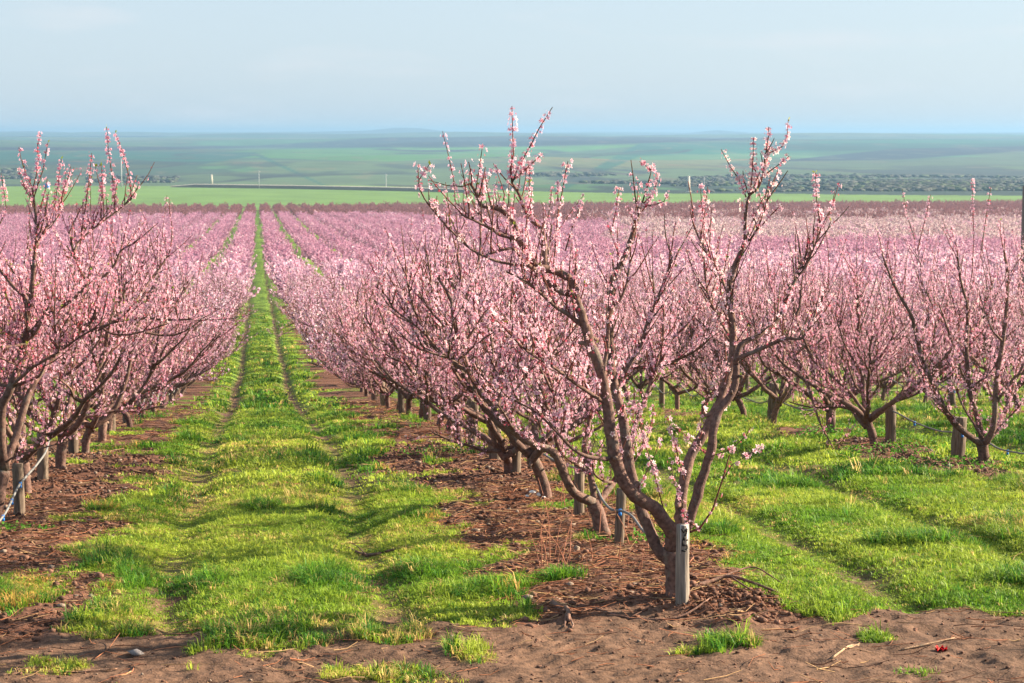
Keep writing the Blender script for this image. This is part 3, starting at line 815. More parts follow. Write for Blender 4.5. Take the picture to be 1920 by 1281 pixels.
r2_limbs = [
    ([(1847, 885, 0), (1846, 868, 0), (1844, 850, 0), (1843, 832, 0)], .082, .072, None),
    ([(1843, 835, 0), (1800, 803, -.1), (1776, 775, -.15), (1750, 722, -.2), (1725, 662, -.25), (1712, 600, -.3), (1690, 560, -.3), (1670, 520, -.3), (1655, 480, -.3)], .044, .010, dict(step=.075, lo=.15, hi=.5, start=.2)),
    ([(1843, 832, 0), (1834, 790, .1), (1818, 730, .15), (1812, 650, .2), (1814, 580, .2), (1800, 520, .2), (1795, 470, .2)], .042, .010, md),
    ([(1845, 832, 0), (1862, 798, -.1), (1868, 720, -.1), (1880, 640, -.1), (1886, 590, -.1), (1890, 520, -.1), (1880, 460, -.1)], .046, .010, md),
    ([(1866, 760, -.1), (1900, 710, -.2), (1930, 690, -.3), (1960, 640, -.3)], .02, .008, md),
    ([(1850, 830, 0), (1890, 760, .4), (1910, 680, .6), (1940, 600, .7)], .036, .01, md),
]
r2_shoots = [([(1822, 520, 0), (1826, 450, 0), (1824, 390, 0), (1822, 335, 0)], .006, 1.1, 0), ([(1840, 470, 0), (1850, 400, 0), (1858, 350, 0)], .006, 1.0, 0),
             ([(1720, 470, -.2), (1735, 410, -.2), (1745, 365, -.2)], .006, 1.2, 0), ([(1715, 450, -.2), (1700, 400, -.2), (1692, 355, -.2)], .006, 1.1, 0)]
traced(41, 21.5, (1845, 872), r2_limbs, r2_shoots, "pink peach tree forked low like a V next to a broad split grey stake",
       PALE, .8, .1, 1.0, .05, fill=12)

# ------------------------------------------------------------------ the other trees
def variant(seed, lod, tone, **kw):
    T = Tree(seed)
    if lod == 0: T.standard(step=.070, **kw); st, sz = .0185, .0175
    elif lod == 1: T.standard(step=.085, **kw); st, sz = .033, .026
    else: T.standard(step=.15, extra=.7, **kw); st, sz = .047, .072
    return (T.wood_mesh("trunk", lod), T.crown_mesh("crown", lod, tone, st, sz))
NEAR = [variant(100 + i, 0, PALE if i % 3 else ROSE, white=.06 if i % 2 else .14, h=3.0 + .1 * (i % 4)) for i in range(9)]
MID = [variant(200 + i, 1, (PALE, ROSE, LIGHT, ROSE)[i % 4], h=2.95 + .08 * (i % 4)) for i in range(8)]

def ordinal(n):
    ones = ["", "first", "second", "third", "fourth", "fifth", "sixth", "seventh", "eighth", "ninth", "tenth", "eleventh", "twelfth", "thirteenth", "fourteenth", "fifteenth", "sixteenth", "seventeenth", "eighteenth", "nineteenth"]
    if n < 20: return ones[n]
    t = ["", "", "twent", "thirt", "fort", "fift", "sixt", "sevent", "eight", "ninet"][n // 10]
    return t + "ieth" if n % 10 == 0 else t + "y-" + ones[n % 10]
def row_name(k):
    if k == -1: return "row just left of the grassy aisle"
    if k == 0: return "row behind the big front tree"
    if k < -1: return ordinal(-k) + " row left of the grassy aisle"
    return ordinal(k + 1) + " row right of the grassy aisle"
MAXIND = 122.0
rng = np.random.default_rng(5)
SPACING = 2.55
ROWS = {}
for k in range(-40, 80):
    xr = ROW0 + k * PITCHX
    y0 = {0: 18.9, -1: 20.5, 1: 24.0, -2: 52.0}.get(k, 0)
    if not y0:
        y0 = (xr - 2.2) / 0.4150 if xr > 0 else (-xr - 2.2) / 0.1285
        y0 = max(y0, 18)
    y0 = y0 - 1.0 if k not in (0, -1, 1) else y0
    ys = np.arange(y0, ORCHARD_END - 3, SPACING)
    ys = ys + rng.normal(size=len(ys)) * 0.12
    ROWS[k] = (xr, ys)
far_pts = []
n_ind = 4
for k, (xr, ys) in ROWS.items():
    idx = {0: 2, -1: 1, 1: 1}.get(k, 0)
    for y in ys:
        x = xr + rng.normal() * 0.09
        idx += 1
        if y < MAXIND and n_ind < 300:
            lod0 = y < 48
            tm, cm = (NEAR[rng.integers(len(NEAR))] if lod0 else MID[rng.integers(len(MID))])
            tall = rng.uniform(.86, 1.1)
            lab = "pink peach tree, %s from the front, %s" % (ordinal(idx), row_name(k))
            root = tree_root((x, y, ground_z(x, y)), rng.uniform(0, 6.28), lab)
            wide = (1.0 if k < 1 else .84) if lod0 else (1.12 if k in (0, -1) else 1.05)
            if k >= 1: tall *= 1.04
            root.scale = (tall * wide * rng.uniform(.95, 1.1), tall * wide * rng.uniform(.95, 1.1), tall)
            obj("trunk", tm, root); obj("crown", cm, root)
            n_ind += 1
        elif y > 18 and rng.random() > .03:
            far_pts.append((x, y))
# beyond about 120 m: one mass of trees, instanced
FAR_KINDS = [(ROSE, .05), (PINK, 0), (LIGHT, .2), (BUD, 0)]
src = bpy.data.collections.new("distant_tree_sources")
NV = 4
for a, (tone, w) in enumerate(FAR_KINDS):
    for b in range(NV):
        wm, cm = variant(300 + a * 10 + b, 2, dim(tone, .88), h=2.75, white=w)
        # wood and crown joined so that one instance is one tree
        v = []; f = []; c = []; off = 0
        mats = [M_BARK, M_PETAL]; mi = []
        for q, m in enumerate((wm, cm)):
            co = np.empty(len(m.vertices) * 3, np.float32); m.vertices.foreach_get("co", co)
            li = np.empty(len(m.loops), np.int32); m.loops.foreach_get("vertex_index", li)
            cc = np.empty(len(m.vertices) * 4, np.float32); m.color_attributes["col"].data.foreach_get("color", cc)
            v.append(co.reshape(-1, 3)); f.append(li.reshape(-1, 4) + off); c.append(cc.reshape(-1, 4)[:, :3]); off += len(m.vertices)
            mi += [q] * len(f[-1])
        mm = mesh_np("distant_tree", np.concatenate(v), [np.concatenate(f)], None, np.concatenate(c))
        mm.materials.append(M_BARK); mm.materials.append(M_PETAL)
        mm.polygons.foreach_set("material_index", np.array(mi, np.int32))
        so = bpy.data.objects.new("distant_tree_%02d" % (a * NV + b), mm)
        src.objects.link(so)
fp = np.array(far_pts)
fx, fy = fp[:, 0], fp[:, 1]
fz = gz(fy)
ppx, ppy = pix(fx, fy, fz + 2.6)
nn = fbm(fx * .02, fy * .012, 400, 3)
kind = np.zeros(len(fx), int)
kind[(fy > 205 + 25 * (nn - .5)) & (ppx < 1250 + 200 * (nn - .5))] = 1
kind[(ppx >= 1150 + 200 * (nn - .5)) & (fy > 300 + 40 * (nn - .5))] = 2
kind[(ppx >= 1150 + 200 * (nn - .5)) & (fy > 215) & (fy < 300 + 40 * (nn - .5))] = 1
kind[(fy > 590 + 10 * (nn - .5))] = 3
kind[(fy > 480 + 160 * (nn - .5)) & (ppx > 760 + 300 * (nn - .5))] = 3
sel = rng.random(len(fx)) < .3; kind = np.where(sel & (kind == 3) & (fy < 600) & (ppx > 1100), 2, kind)
mix = rng.random(len(fx)); kind = np.where((mix < .16) & (kind < 3), 0, kind); kind = np.where((mix > .90) & (kind < 2), 1, kind)
inst = kind * NV + rng.integers(0, NV, len(fx))
pm = bpy.data.meshes.new("distant_orchard")
pm.vertices.add(len(fx))
pm.vertices.foreach_set("co", np.stack([fx, fy, fz], -1).astype(np.float32).ravel())
a = pm.attributes.new("pick", 'INT', 'POINT'); a.data.foreach_set("value", inst.astype(np.int32))
rot = np.zeros((len(fx), 3), np.float32); rot[:, 2] = rng.random(len(fx)) * 6.28
a = pm.attributes.new("spin", 'FLOAT_VECTOR', 'POINT'); a.data.foreach_set("vector", rot.ravel())
sc = np.repeat(rng.uniform(.8, 1.15, len(fx))[:, None], 3, 1).astype(np.float32); sc[:, :2] *= np.where((fx > -3) & (fx < 3.6), 1.16, 1.32)[:, None]
a = pm.attributes.new("size", 'FLOAT_VECTOR', 'POINT'); a.data.foreach_set("vector", sc.ravel())
fo = tag(obj("distant_orchard", pm), "pink mass of far orchard rows running down to the green field", "orchard", kind="stuff")
ng = bpy.data.node_groups.new("plant_rows", 'GeometryNodeTree')
ng.interface.new_socket("Geometry", in_out='INPUT', socket_type='NodeSocketGeometry')
ng.interface.new_socket("Geometry", in_out='OUTPUT', socket_type='NodeSocketGeometry')
N = ng.nodes
gi = N.new("NodeGroupInput"); go = N.new("NodeGroupOutput")
iop = N.new("GeometryNodeInstanceOnPoints"); ci = N.new("GeometryNodeCollectionInfo")
ci.inputs['Collection'].default_value = src
ci.inputs['Separate Children'].default_value = True
ci.inputs['Reset Children'].default_value = True
def na(name, typ):
    n = N.new("GeometryNodeInputNamedAttribute"); n.data_type = typ; n.inputs[0].default_value = name
    return n.outputs[0]
iop.inputs['Pick Instance'].default_value = True
ng.links.new(gi.outputs[0], iop.inputs['Points'])
ng.links.new(ci.outputs[0], iop.inputs['Instance'])
ng.links.new(na("pick", 'INT'), iop.inputs['Instance Index'])
ng.links.new(na("spin", 'FLOAT_VECTOR'), iop.inputs['Rotation'])
ng.links.new(na("size", 'FLOAT_VECTOR'), iop.inputs['Scale'])
ng.links.new(iop.outputs[0], go.inputs[0])
md_ = fo.modifiers.new("plant_rows", 'NODES'); md_.node_group = ng

# ------------------------------------------------------------------ stakes
STAKES = []
def stake(x, y, h, r, label, square=False, lean=(0, 0), seed=0, white=False):
    rg = np.random.default_rng(seed)
    zb = ground_z(x, y)
    tb = TB()
    n = 9; zz = np.linspace(-0.12, h, n)
    pts = np.stack([lean[0] * zz, lean[1] * zz, zz], -1)
    sides = 12 if not square else 7
    rr = r * (1 + .05 * (rg.random(n) - .5)); rr[-1] *= .97
    base = np.array((0.15, 0.112, 0.086)) * rg.uniform(.75, 1.15) if not white else np.array((0.235, 0.20, 0.17))
    tb.tube(pts, rr, sides, True, base, .10 if not square else .22, rg)
    root = obj("wooden_stake", tb.mesh("wooden_stake", M_POST, False))
    root.location = (x, y, zb); root.rotation_euler = (0, 0, rg.uniform(0, 6) if not white else 0)
    tag(root, label, "stake", "wooden stakes beside the peach trees")
    STAKES.append((x, y, zb, h))
    return root
pb = P(1279, 1140, 13.05)
front = stake(pb[0], 13.05, .545, .046, "pale weathered stake with black painted marks before the big tree's trunk", seed=1, white=True)
# painted marks on the stake: flat strokes lying on its round face
def on_post(u, z, r):  # u in metres across the face towards the camera
    a = u / r - math.pi / 2 + 0.1
    return (math.cos(a) * r, math.sin(a) * r, z)
def stroke(path, wdt, name, mat, r):
    tb = TB()
    for (u0, z0), (u1, z1) in zip(path[:-1], path[1:]):
        L = math.hypot(u1 - u0, z1 - z0); nx, nzz = -(z1 - z0) / L * wdt / 2, (u1 - u0) / L * wdt / 2
        ex, ez = (u1 - u0) / L * wdt * .3, (z1 - z0) / L * wdt * .3
        q = [(u0 - ex + nx, z0 - ez + nzz), (u0 - ex - nx, z0 - ez - nzz), (u1 + ex - nx, z1 + ez - nzz), (u1 + ex + nx, z1 + ez + nzz)]
        tb.hexa([on_post(*p, r) for p in q] + [on_post(*p, r + .002 + .0004 * len(tb.v)) for p in q])
    return obj(name, tb.mesh(name, mat, False), front)
stroke([(-.004, .535), (-.004, .37)], .056, "white_patch", M_WHITE, .0452)
stroke([(-.022, .522), (-.010, .505), (.014, .522), (.010, .495), (-.004, .47), (-.008, .455)], .014, "painted_mark", M_PAINT, .0480)
stroke([(.020, .448), (-.016, .448), (-.016, .412), (.014, .414)], .012, "painted_mark", M_PAINT, .0480)
stroke([(.014, .414), (.018, .392), (.002, .374), (-.020, .376)], .012, "painted_mark", M_PAINT, .0487)
specs = [
    (1160, 1040, 15.5, .46, .040, "dark slim stake standing close behind the big front tree, hose tied to it"),
    (1085, 957, 17.6, .50, .05, "mossy stake half hidden behind the dark forked stump"),
    (966, 868, 21.3, .45, .06, "broad dark stake beside the stump where a white rag lies"),
    (36, 956, 18.4, .47, .052, "square-cut brown stake with the grey hose hanging across it"),
    (80, 885, 21.9, .55, .06, "dark stake second from the front along the grey hose"),
    (137, 830, 25.8, .62, .07, "tall flat-topped stake third from the front along the grey hose"),
    (209, 803, 31.0, .62, .06, "sunlit stake fourth from the front along the grey hose"),
    (1797, 843, 22.4, .46, .085, "broad split silvery stake beside the low V-forked tree"),
    (1670, 815, 24.7, .50, .07, "leaning brown stake just beyond the low V-forked tree"),
    (1557, 798, 27.2, .56, .07, "thick brown stake third along the hose from the V-forked tree"),
    (1447, 786, 30.3, .62, .075, "stout flat-topped stake fourth along the hose from the V-forked tree"),
]
for i, (px, py, y, h, r, lab) in enumerate(specs):
    p = P(px, py, y)
    stake(p[0], y, h, r, lab, square=(i % 2 == 1), lean=((i * 37 % 7 - 3) * .02, 0), seed=20 + i)
n = 0
for k in (0, -1, 1, 2):
    xr, ys = ROWS[k]
    st = {0: 23.0, -1: 34.0, 1: 32.5, 2: 36.0}[k]
    cnt = 0
    for y in ys:
        if y > st and y < 62 and (int((y - st) / 2.5) % 2 == 0 or y < st + 4):
            n += 1; cnt += 1
            stake(xr + rng.normal() * .08, y - .9, rng.uniform(.5, .66), rng.uniform(.05, .075),
                  "weathered stake, %s of the deeper ones, %s" % (ordinal(cnt), row_name(k)), square=n % 2 == 0, lean=(rng.normal() * .06, rng.normal() * .04), seed=60 + n)

# ------------------------------------------------------------------ drip hoses
def hose(name, pts, label, drips):
    pts = np.array(pts); root_p = pts[0].copy(); L = pts - root_p
    m = (len(L) - 1) * 6 + 1
    t1 = np.linspace(0, len(L) - 1, m)
    pp = np.stack([_cr(L[:, a], t1) for a in range(3)], -1)
    tb = TB(); tb.tube(pp, np.full(m, .0105), 8)
    root = empty("drip_hose", root_p); tag(root, label, "hose", "grey drip hoses slung along the tree rows")
    obj("tube", tb.mesh("tube", M_HOSE), root)
    t2 = TB(); t2.tube([(0, 0, -.014), (0, 0, -.022), (0, 0, -.038), (0, 0, -.044)], [.009, .014, .013, .006], 8)
    t2.tube([(-.012, 0, 0), (-.006, 0, 0), (.006, 0, 0), (.012, 0, 0)], [.0125, .0135, .0135, .0125], 8)
    dm = t2.mesh("dripper", M_BLUE)
    for d in drips:
        o = obj("dripper", dm, root); q = pp[int(d * (m - 1))]; o.location = q
hp = [P(-14, 990, 17.0), P(10, 962, 17.5), P(33, 915, 18.2), P(48, 895, 18.5), P(70, 870, 19.6), P(88, 842, 20.8), P(97, 800, 21.9), P(104, 808, 22.9), P(122, 813, 24.2), P(140, 803, 25.4), P(155, 782, 26), P(172, 783, 28), P(200, 768, 30), P(221, 730, 32)]
for y in np.arange(34, 60, 1.3):
    hp.append(np.array((-2.05, y, gz(y) + .42 + .10 * math.cos(y * 2.4))))
hose("h", hp, "grey hose with blue drippers running past the square-cut front stake", [.03, .05, .075, .17, .25, .31, .37])
hp = [P(1213, 1000, 14.4), P(1203, 992, 14.6), P(1185, 968, 15.1), P(1166, 958, 15.4), P(1146, 955, 15.6), P(1130, 938, 15.9), P(1120, 918, 16.3), P(1105, 890, 17.2), P(1085, 880, 17.7)]
for y in np.arange(19, 56, 1.3): hp.append(np.array((2.86, y, gz(y) + .40 + .09 * math.cos(y * 2.4))))
hose("h", hp, "pale hose drooping from the forked stump to the slim stake behind the big tree", [.09])
hp = [P(1990, 852, 19.4), P(1950, 852, 20.2), P(1920, 851, 20.8), P(1875, 842, 21.6), P(1845, 826, 22), P(1797, 812, 22.4), P(1760, 808, 23.2), P(1715, 792, 24), P(1670, 770, 24.7), P(1645, 777, 25.2), P(1605, 774, 26.2), P(1560, 752, 27.1), P(1530, 768, 28), P(1495, 766, 29), P(1452, 750, 30.3), P(1425, 756, 31), P(1400, 748, 32)]
for y in np.arange(34, 58, 1.3): hp.append(np.array((7.85, y, gz(y) + .45 + .10 * math.cos(y * 2.4))))
hose("h", hp, "grey hose sagging between the stakes beside the V-forked tree", [.03, .08, .14, .2, .27])
hp = []
for y in np.arange(33, 60, 1.3): hp.append(np.array((12.9, y, gz(y) + .45 + .10 * math.cos(y * 2.4))))
hose("h", hp, "thin grey hose seen low between trunks in the third row right of the grassy aisle", [.1])

# ------------------------------------------------------------------ grass
def blades(n_tuft, per, y0, y1, dens_fn, hmul, wid, rad, seed, tl=.20, tr=.55):
    """tufts of blades: each tuft has its own height, colour and splay"""
    rg = np.random.default_rng(seed)
    ty = np.sqrt(rg.random(n_tuft) * (y1**2 - y0**2) + y0**2)
    tx = (-(tl * ty + 1.2)) + rg.random(n_tuft) * ((tl + tr) * ty + 3.0)
    g, rut, road, strip, dry = masks(tx, ty)
    keep = rg.random(n_tuft) < dens_fn(tx, ty, g)
    tx, ty, g, rut, road, strip, dry = [v[keep] for v in (tx, ty, g, rut, road, strip, dry)]
    m = len(tx)
    lush = sstep(.45, .68, fbm(tx * 1.5, ty * 1.3, 501, 3))
    big = sstep(.60, .70, fbm(tx * 1.3 + 9, ty * 1.1, 507, 3))
    th = (.020 + .040 * rg.random(m)**1.5 + .045 * lush * rg.random(m) + .095 * big * (.4 + .6 * rg.random(m))) * hmul * (1 - .55 * np.clip(rut, 0, 1)) * (.5 + .5 * np.clip(g, 0, 1)) * (1 + .35 * road)
    th = th * np.where(rg.random(m) < .035, 1.8, 1)
    green = np.array((0.115, 0.235, 0.018)); yel = np.array((0.31, 0.38, 0.045)); straw = np.array((0.48, 0.35, 0.13)); deep = np.array((0.05, 0.155, 0.02)); orange = np.array((0.42, 0.26, 0.07))
    t = np.clip(fbm(tx * .8, ty * .7, 511, 3)[:, None] * 1.9 - .38 + .5 * (rg.random((m, 1)) - .5) + .3 * dry[:, None] - .5 * big[:, None], 0, 1)
    tc = green * (1 - t) + yel * t
    tc = np.where((rg.random(m) < .08 + .38 * big)[:, None], deep, tc)
    edge = (strip > .05) & (strip < .8) & (road < .5)
    tc = np.where((rg.random(m) < .03 + .34 * dry * (1 - lush))[:, None], straw, tc)
    tc = np.where((edge & (fbm(tx * 1.2, ty * .8, 533, 2) > .56) & (rg.random(m) < .3))[:, None], orange, tc)
    tc = tc * (.7 + .6 * rg.random((m, 1)))
    i = np.repeat(np.arange(m), per); n = len(i)
    r = rad * np.sqrt(rg.random(n)) * (.6 + .8 * rg.random(m)[i]); a0 = rg.random(n) * 6.283
    ox, oy = np.cos(a0) * r, np.sin(a0) * r
    x = tx[i] + ox; y = ty[i] + oy
    z = ground_h(x, y) - .006
    h = th[i] * (.55 + .75 * rg.random(n))
    w = wid * (.55 + .8 * rg.random(n))
    bend = .15 + .9 * rg.random(n)**1.3 + .35 * r / rad
    ba = a0 + rg.normal(size=n) * .9; a = ba + 1.57 + rg.normal(size=n) * .5
    ux, uy = np.cos(a) * w / 2, np.sin(a) * w / 2
    bx, by = np.cos(ba) * h * bend, np.sin(ba) * h * bend
    V = np.zeros((n, 5, 3))
    V[:, 0] = np.stack([x - ux, y - uy, z], -1); V[:, 1] = np.stack([x + ux, y + uy, z], -1)
    V[:, 2] = np.stack([x + ux * .8 + bx * .3, y + uy * .8 + by * .3, z + h * .6], -1)
    V[:, 3] = np.stack([x - ux * .8 + bx * .3, y - uy * .8 + by * .3, z + h * .6], -1)
    V[:, 4] = np.stack([x + bx, y + by, z + h * np.maximum(1 - .35 * bend, .35)], -1)
    c = tc[i] * (.82 + .56 * rg.random((n, 1)))
    b = np.arange(n)[:, None] * 5
    return V.reshape(-1, 3), b + np.array([[0, 1, 2, 3]]), b + np.array([[3, 2, 4]]), np.repeat(c, 5, 0)
parts = [
    blades(205000, 11, 10.8, 20, lambda x, y, g: np.where(g > .10, g, 0), 1.0, .0062, .035, 1),
    blades(190000, 8, 20, 42, lambda x, y, g: np.where(g > .10, g, 0) * .95, 1.15, .012, .06, 2),
    blades(145000, 7, 42, 130, lambda x, y, g: np.where(g > .2, g, 0) * sstep(150, 60, y) * np.where((x > -1.6) & (x < 2.2), 1, .25), 1.4, .033, .14, 3),
]
vs = []; q4 = []; q3 = []; cs = []; off = 0
for V, f4, f3, c in parts:
    vs.append(V); q4.append(f4 + off); q3.append(f3 + off); cs.append(c); off += len(V)
tag(obj("grass", mesh_np("grass", np.concatenate(vs), [np.concatenate(q4), np.concatenate(q3)], M_GRASS, np.concatenate(cs))), "short green grass of the orchard aisles", "grass", kind="stuff")

# broad-leaved weeds under the second row and round the stumps
def weeds(seed, spots):
    rg = np.random.default_rng(seed); V = []; Fc = []; C = []; b = 0
    for (cx, cy, rad, num, hh) in spots:
        for i in range(num):
            a = rg.random() * 6.28; r = rad * math.sqrt(rg.random()); x, y = cx + r * math.cos(a), cy + r * math.sin(a) * .7
            p = np.array((x, y, float(gz(y)) + .02 + rg.random() * hh * (1 - r / rad * .6)))
            d = unit(rg.normal(size=3) * np.array((1, 1, .5)) + np.array((0, 0, .5))); u = unit(np.cross(d, rg.normal(size=3))); L = rg.uniform(.02, .05)
            V += [p, p + d * L * .5 + u * L * .3, p + d * L, p + d * L * .5 - u * L * .3]; Fc.append((b, b + 1, b + 2, b + 3)); b += 4
            C += [np.array((.07, .19, .02)) * rg.uniform(.7, 1.5)] * 4
    tag(obj("weeds", mesh_np("weeds", V, [np.array(Fc)], M_LEAF, np.array(C))), "leafy green weeds round the tree feet", "weeds", kind="stuff")
sp = [(*P(1700, 830, 23.2)[:2], .8, 700, .2), (*P(1600, 800, 26)[:2], .8, 900, .25), (*P(1760, 870, 21.6)[:2], .6, 500, .14), (*P(1190, 1000, 15.8)[:2], .4, 350, .1), (*P(1900, 880, 20.9)[:2], .5, 300, .12), (*P(30, 990, 17.6)[:2], .35, 400, .05),
      (*P(850, 820, 24.5)[:2], .7, 400, .15), (*P(1080, 930, 18.2)[:2], .3, 200, .08)]
for y in np.arange(28, 50, 2.4): sp.append((7.85 + rng.normal() * .4, y, .6, 260, .15))
weeds(77, sp)

# ------------------------------------------------------------------ clods, twigs on the ground
rg = np.random.default_rng(9)
phi = (1 + 5**.5) / 2
ico = np.array([(-1, phi, 0), (1, phi, 0), (-1, -phi, 0), (1, -phi, 0), (0, -1, phi), (0, 1, phi), (0, -1, -phi), (0, 1, -phi), (phi, 0, -1), (phi, 0, 1), (-phi, 0, -1), (-phi, 0, 1)]) / 1.9
icf = np.array([(0, 11, 5), (0, 5, 1), (0, 1, 7), (0, 7, 10), (0, 10, 11), (1, 5, 9), (5, 11, 4), (11, 10, 2), (10, 7, 6), (7, 1, 8), (3, 9, 4), (3, 4, 2), (3, 2, 6), (3, 6, 8), (3, 8, 9), (4, 9, 5), (2, 4, 11), (6, 2, 10), (8, 6, 7), (9, 8, 1)])
def lumps(x, y, z, s, cols, rg, squash=.7):
    n = len(x)
    J = 1 + .7 * (rg.random((n, 12, 1)) - .5)
    V = ico[None] * J * s[:, None, None] * np.stack([1 + .6 * (rg.random(n) - .5), 1 + .6 * (rg.random(n) - .5), squash + .3 * (rg.random(n) - .5)], -1)[:, None]
    V = V + np.stack([x, y, z], -1)[:, None]
    return V.reshape(-1, 3), (icf[None] + (np.arange(n) * 12)[:, None, None]).reshape(-1, 3), np.repeat(cols, 12, 0)
nt = 78000
y = np.sqrt(rg.random(nt) * (27**2 - 10.8**2) + 10.8**2); x = -(0.2 * y + 1) + rg.random(nt) * (.74 * y + 2.5)
g, rut, road, strip, dry = masks(x, y)
keep = (rg.random(nt) < np.where(road > .5, .5, np.clip(strip, 0, 1) * (1 - g)))
x, y, road = x[keep], y[keep], road[keep]
s = (.005 + .02 * rg.random(len(x))**3) * np.where(road > .5, .55, 1.3)
c = np.array((0.115, 0.060, 0.042)) * (.5 + .9 * rg.random((len(x), 1)))
c = np.where((rg.random(len(x)) < .08)[:, None], np.array((.19, .145, .115)), c)
V, f3, cc = lumps(x, y, ground_h(x, y) + s * .25, s, c, rg)
# heap of dug earth right of the stake
hx = rg.normal(size=1100) * .5 + P(1380, 1110, 13.2)[0]; hy = 13.15 + rg.normal(size=1100) * .26
hs = .005 + .026 * rg.random(1100)**3
hz = ground_h(hx, hy) + .055 * np.exp(-((hx - P(1380, 1110, 13.2)[0]) / .4)**2 - ((hy - 13.15) / .25)**2) * rg.random(1100)
V2, f32, cc2 = lumps(hx, hy, hz, hs, np.array((0.12, 0.06, 0.04)) * (.5 + .9 * rg.random((1100, 1))), rg)
tag(obj("dirt", mesh_np("dirt", np.concatenate([V, V2]), [np.concatenate([f3, f32 + len(V)])], M_CLOD, np.concatenate([cc, cc2]))), "crumbly reddish clods and grit on the bare strips", "soil", kind="stuff")

def litter(n_try, y0, y1, seed, thick):
    rg = np.random.default_rng(seed)
    y = np.sqrt(rg.random(n_try) * (y1**2 - y0**2) + y0**2); x = -(0.2 * y + 1) + rg.random(n_try) * (.74 * y + 2.5)
    g, rut, road, strip, dry = masks(x, y)
    k = row_k(x)
    keep = rg.random(n_try) < np.where(road > .5, .13, .9 * strip * (1 - g) * np.where(k == 0, 1, .6)) + .006
    x, y = x[keep], y[keep]; n = len(x)
    a = rg.normal(size=n) * .55 + np.where(rg.random(n) < .5, 0, math.pi); L = .05 + .35 * rg.random(n)**1.8
    b = a + rg.normal(size=n) * .35
    p = np.zeros((n, 3, 3))
    p[:, 0, 0], p[:, 0, 1] = x, y
    p[:, 1, 0], p[:, 1, 1] = x + np.cos(a) * L * .5, y + np.sin(a) * L * .5
    p[:, 2, 0], p[:, 2, 1] = p[:, 1, 0] + np.cos(b) * L * .5, p[:, 1, 1] + np.sin(b) * L * .5
    for i in range(3): p[:, i, 2] = ground_h(p[:, i, 0], p[:, i, 1]) + thick + .02 * rg.random(n)
    p[:, 2, 2] += .05 * (rg.random(n)**4)
    r = thick * (.5 + .9 * rg.random(n))
    ang = np.arange(3) * 2.0944
    t = p[:, 2] - p[:, 0]; t /= np.linalg.norm(t, axis=1, keepdims=True) + 1e-9
    u = np.stack([-t[:, 1], t[:, 0], 0 * t[:, 0]], -1); w = np.cross(t, u)
    tap = np.array((1, .8, .5))
    V = p[:, :, None, :] + (r[:, None, None, None] * tap[None, :, None, None]) * (u[:, None, None] * np.cos(ang)[None, None, :, None] + w[:, None, None] * np.sin(ang)[None, None, :, None])
    q = []
    for s_ in range(2):
        for j in range(3): q.append((s_ * 3 + j, s_ * 3 + (j + 1) % 3, s_ * 3 + 3 + (j + 1) % 3, s_ * 3 + 3 + j))
    Fq = (np.array(q)[None] + (np.arange(n) * 9)[:, None, None]).reshape(-1, 4)
    c1 = np.array((.24, .10, .055)); c2 = np.array((.36, .23, .12)); c3 = np.array((.11, .06, .045))
    m = rg.random((n, 1)); c = np.where(m < .5, c1, np.where(m < .72, c2, c3)) * (.7 + .6 * rg.random((n, 1)))
    return V.reshape(-1, 3), Fq, np.repeat(c, 9, 0)
A = litter(35000, 10.8, 20, 31, .0035); B = litter(29000, 20, 48, 32, .006)
tag(obj("pruned_twig_litter", mesh_np("litter", np.concatenate([A[0], B[0]]), [np.concatenate([A[1], B[1] + len(A[0])])], M_LITTER, np.concatenate([A[2], B[2]]))), "reddish pruned twigs strewn over the bare soil", "twigs", kind="stuff")

# larger cut branches lying about, each a thing
def on_ground(px, py):
    lo_, hi_ = 10.0, 60.0
    for _ in range(40):
        m = (lo_ + hi_) / 2; p = P(px, py, m)
        if p[2] > gz(m): lo_ = m
        else: hi_ = m
    return P(px, py, lo_)
def branch(pxs, r0, r1, label, lift=0.0, twigs=(), name="pruned_branch", col=(.15, .085, .065)):
    rg = np.random.default_rng(abs(hash(label)) % 1000 if False else len(label))
    pts = []
    for (a, b, *up) in pxs:
        p = on_ground(a, b); p[2] = ground_z(p[0], p[1]) + r0 * .7 + (up[0] if up else 0)
        if up:  # raised: move back so that it still lies over the ground point below
            pass
        pts.append(p)
    pts = np.array(pts); o0 = pts[0].copy()
    tb = TB()
    def add(pt, a, b):
        m = (len(pt) - 1) * 4 + 1; t1 = np.linspace(0, len(pt) - 1, m)
        pp = np.stack([_cr(pt[:, q], t1) for q in range(3)], -1) - o0
        tb.tube(pp, np.linspace(a, b, m) * (1 + .25 * (rg.random(m) - .5)), 8, True, np.array(col), .15, rg)
    add(pts, r0, r1)
    for tw in twigs:
        q = []
        for (a, b, *up) in tw:
            p = on_ground(a, b); p[2] = ground_z(p[0], p[1]) + .01 + (up[0] if up else 0); q.append(p)
        add(np.array(q), r1 * .9, r1 * .35)
    ob = obj(name, tb.mesh(name, M_BARK)); ob.location = o0
    tag(ob, label, "branch", "cut branches lying on the ground")
branch([(1300, 1118), (1330, 1110, .02), (1370, 1106, .05), (1430, 1120, .03), (1475, 1128)], .016, .009, "thick brown cut branch lying across the heap of earth by the marked stake", twigs=[[(1330, 1108, .02), (1380, 1095, .06), (1415, 1090, .07), (1450, 1102, .04), (1487, 1116)], [(1370, 1106, .05), (1400, 1122, .02), (1440, 1140)]])
branch([(1035, 1140), (1052, 1148, .01), (1064, 1158, .01), (1066, 1172)], .022, .012, "short gnarled dark branch piece at the edge of the dirt track", twigs=[[(1064, 1160), (1074, 1176), (1072, 1183)], [(1062, 1162), (1058, 1180)]])
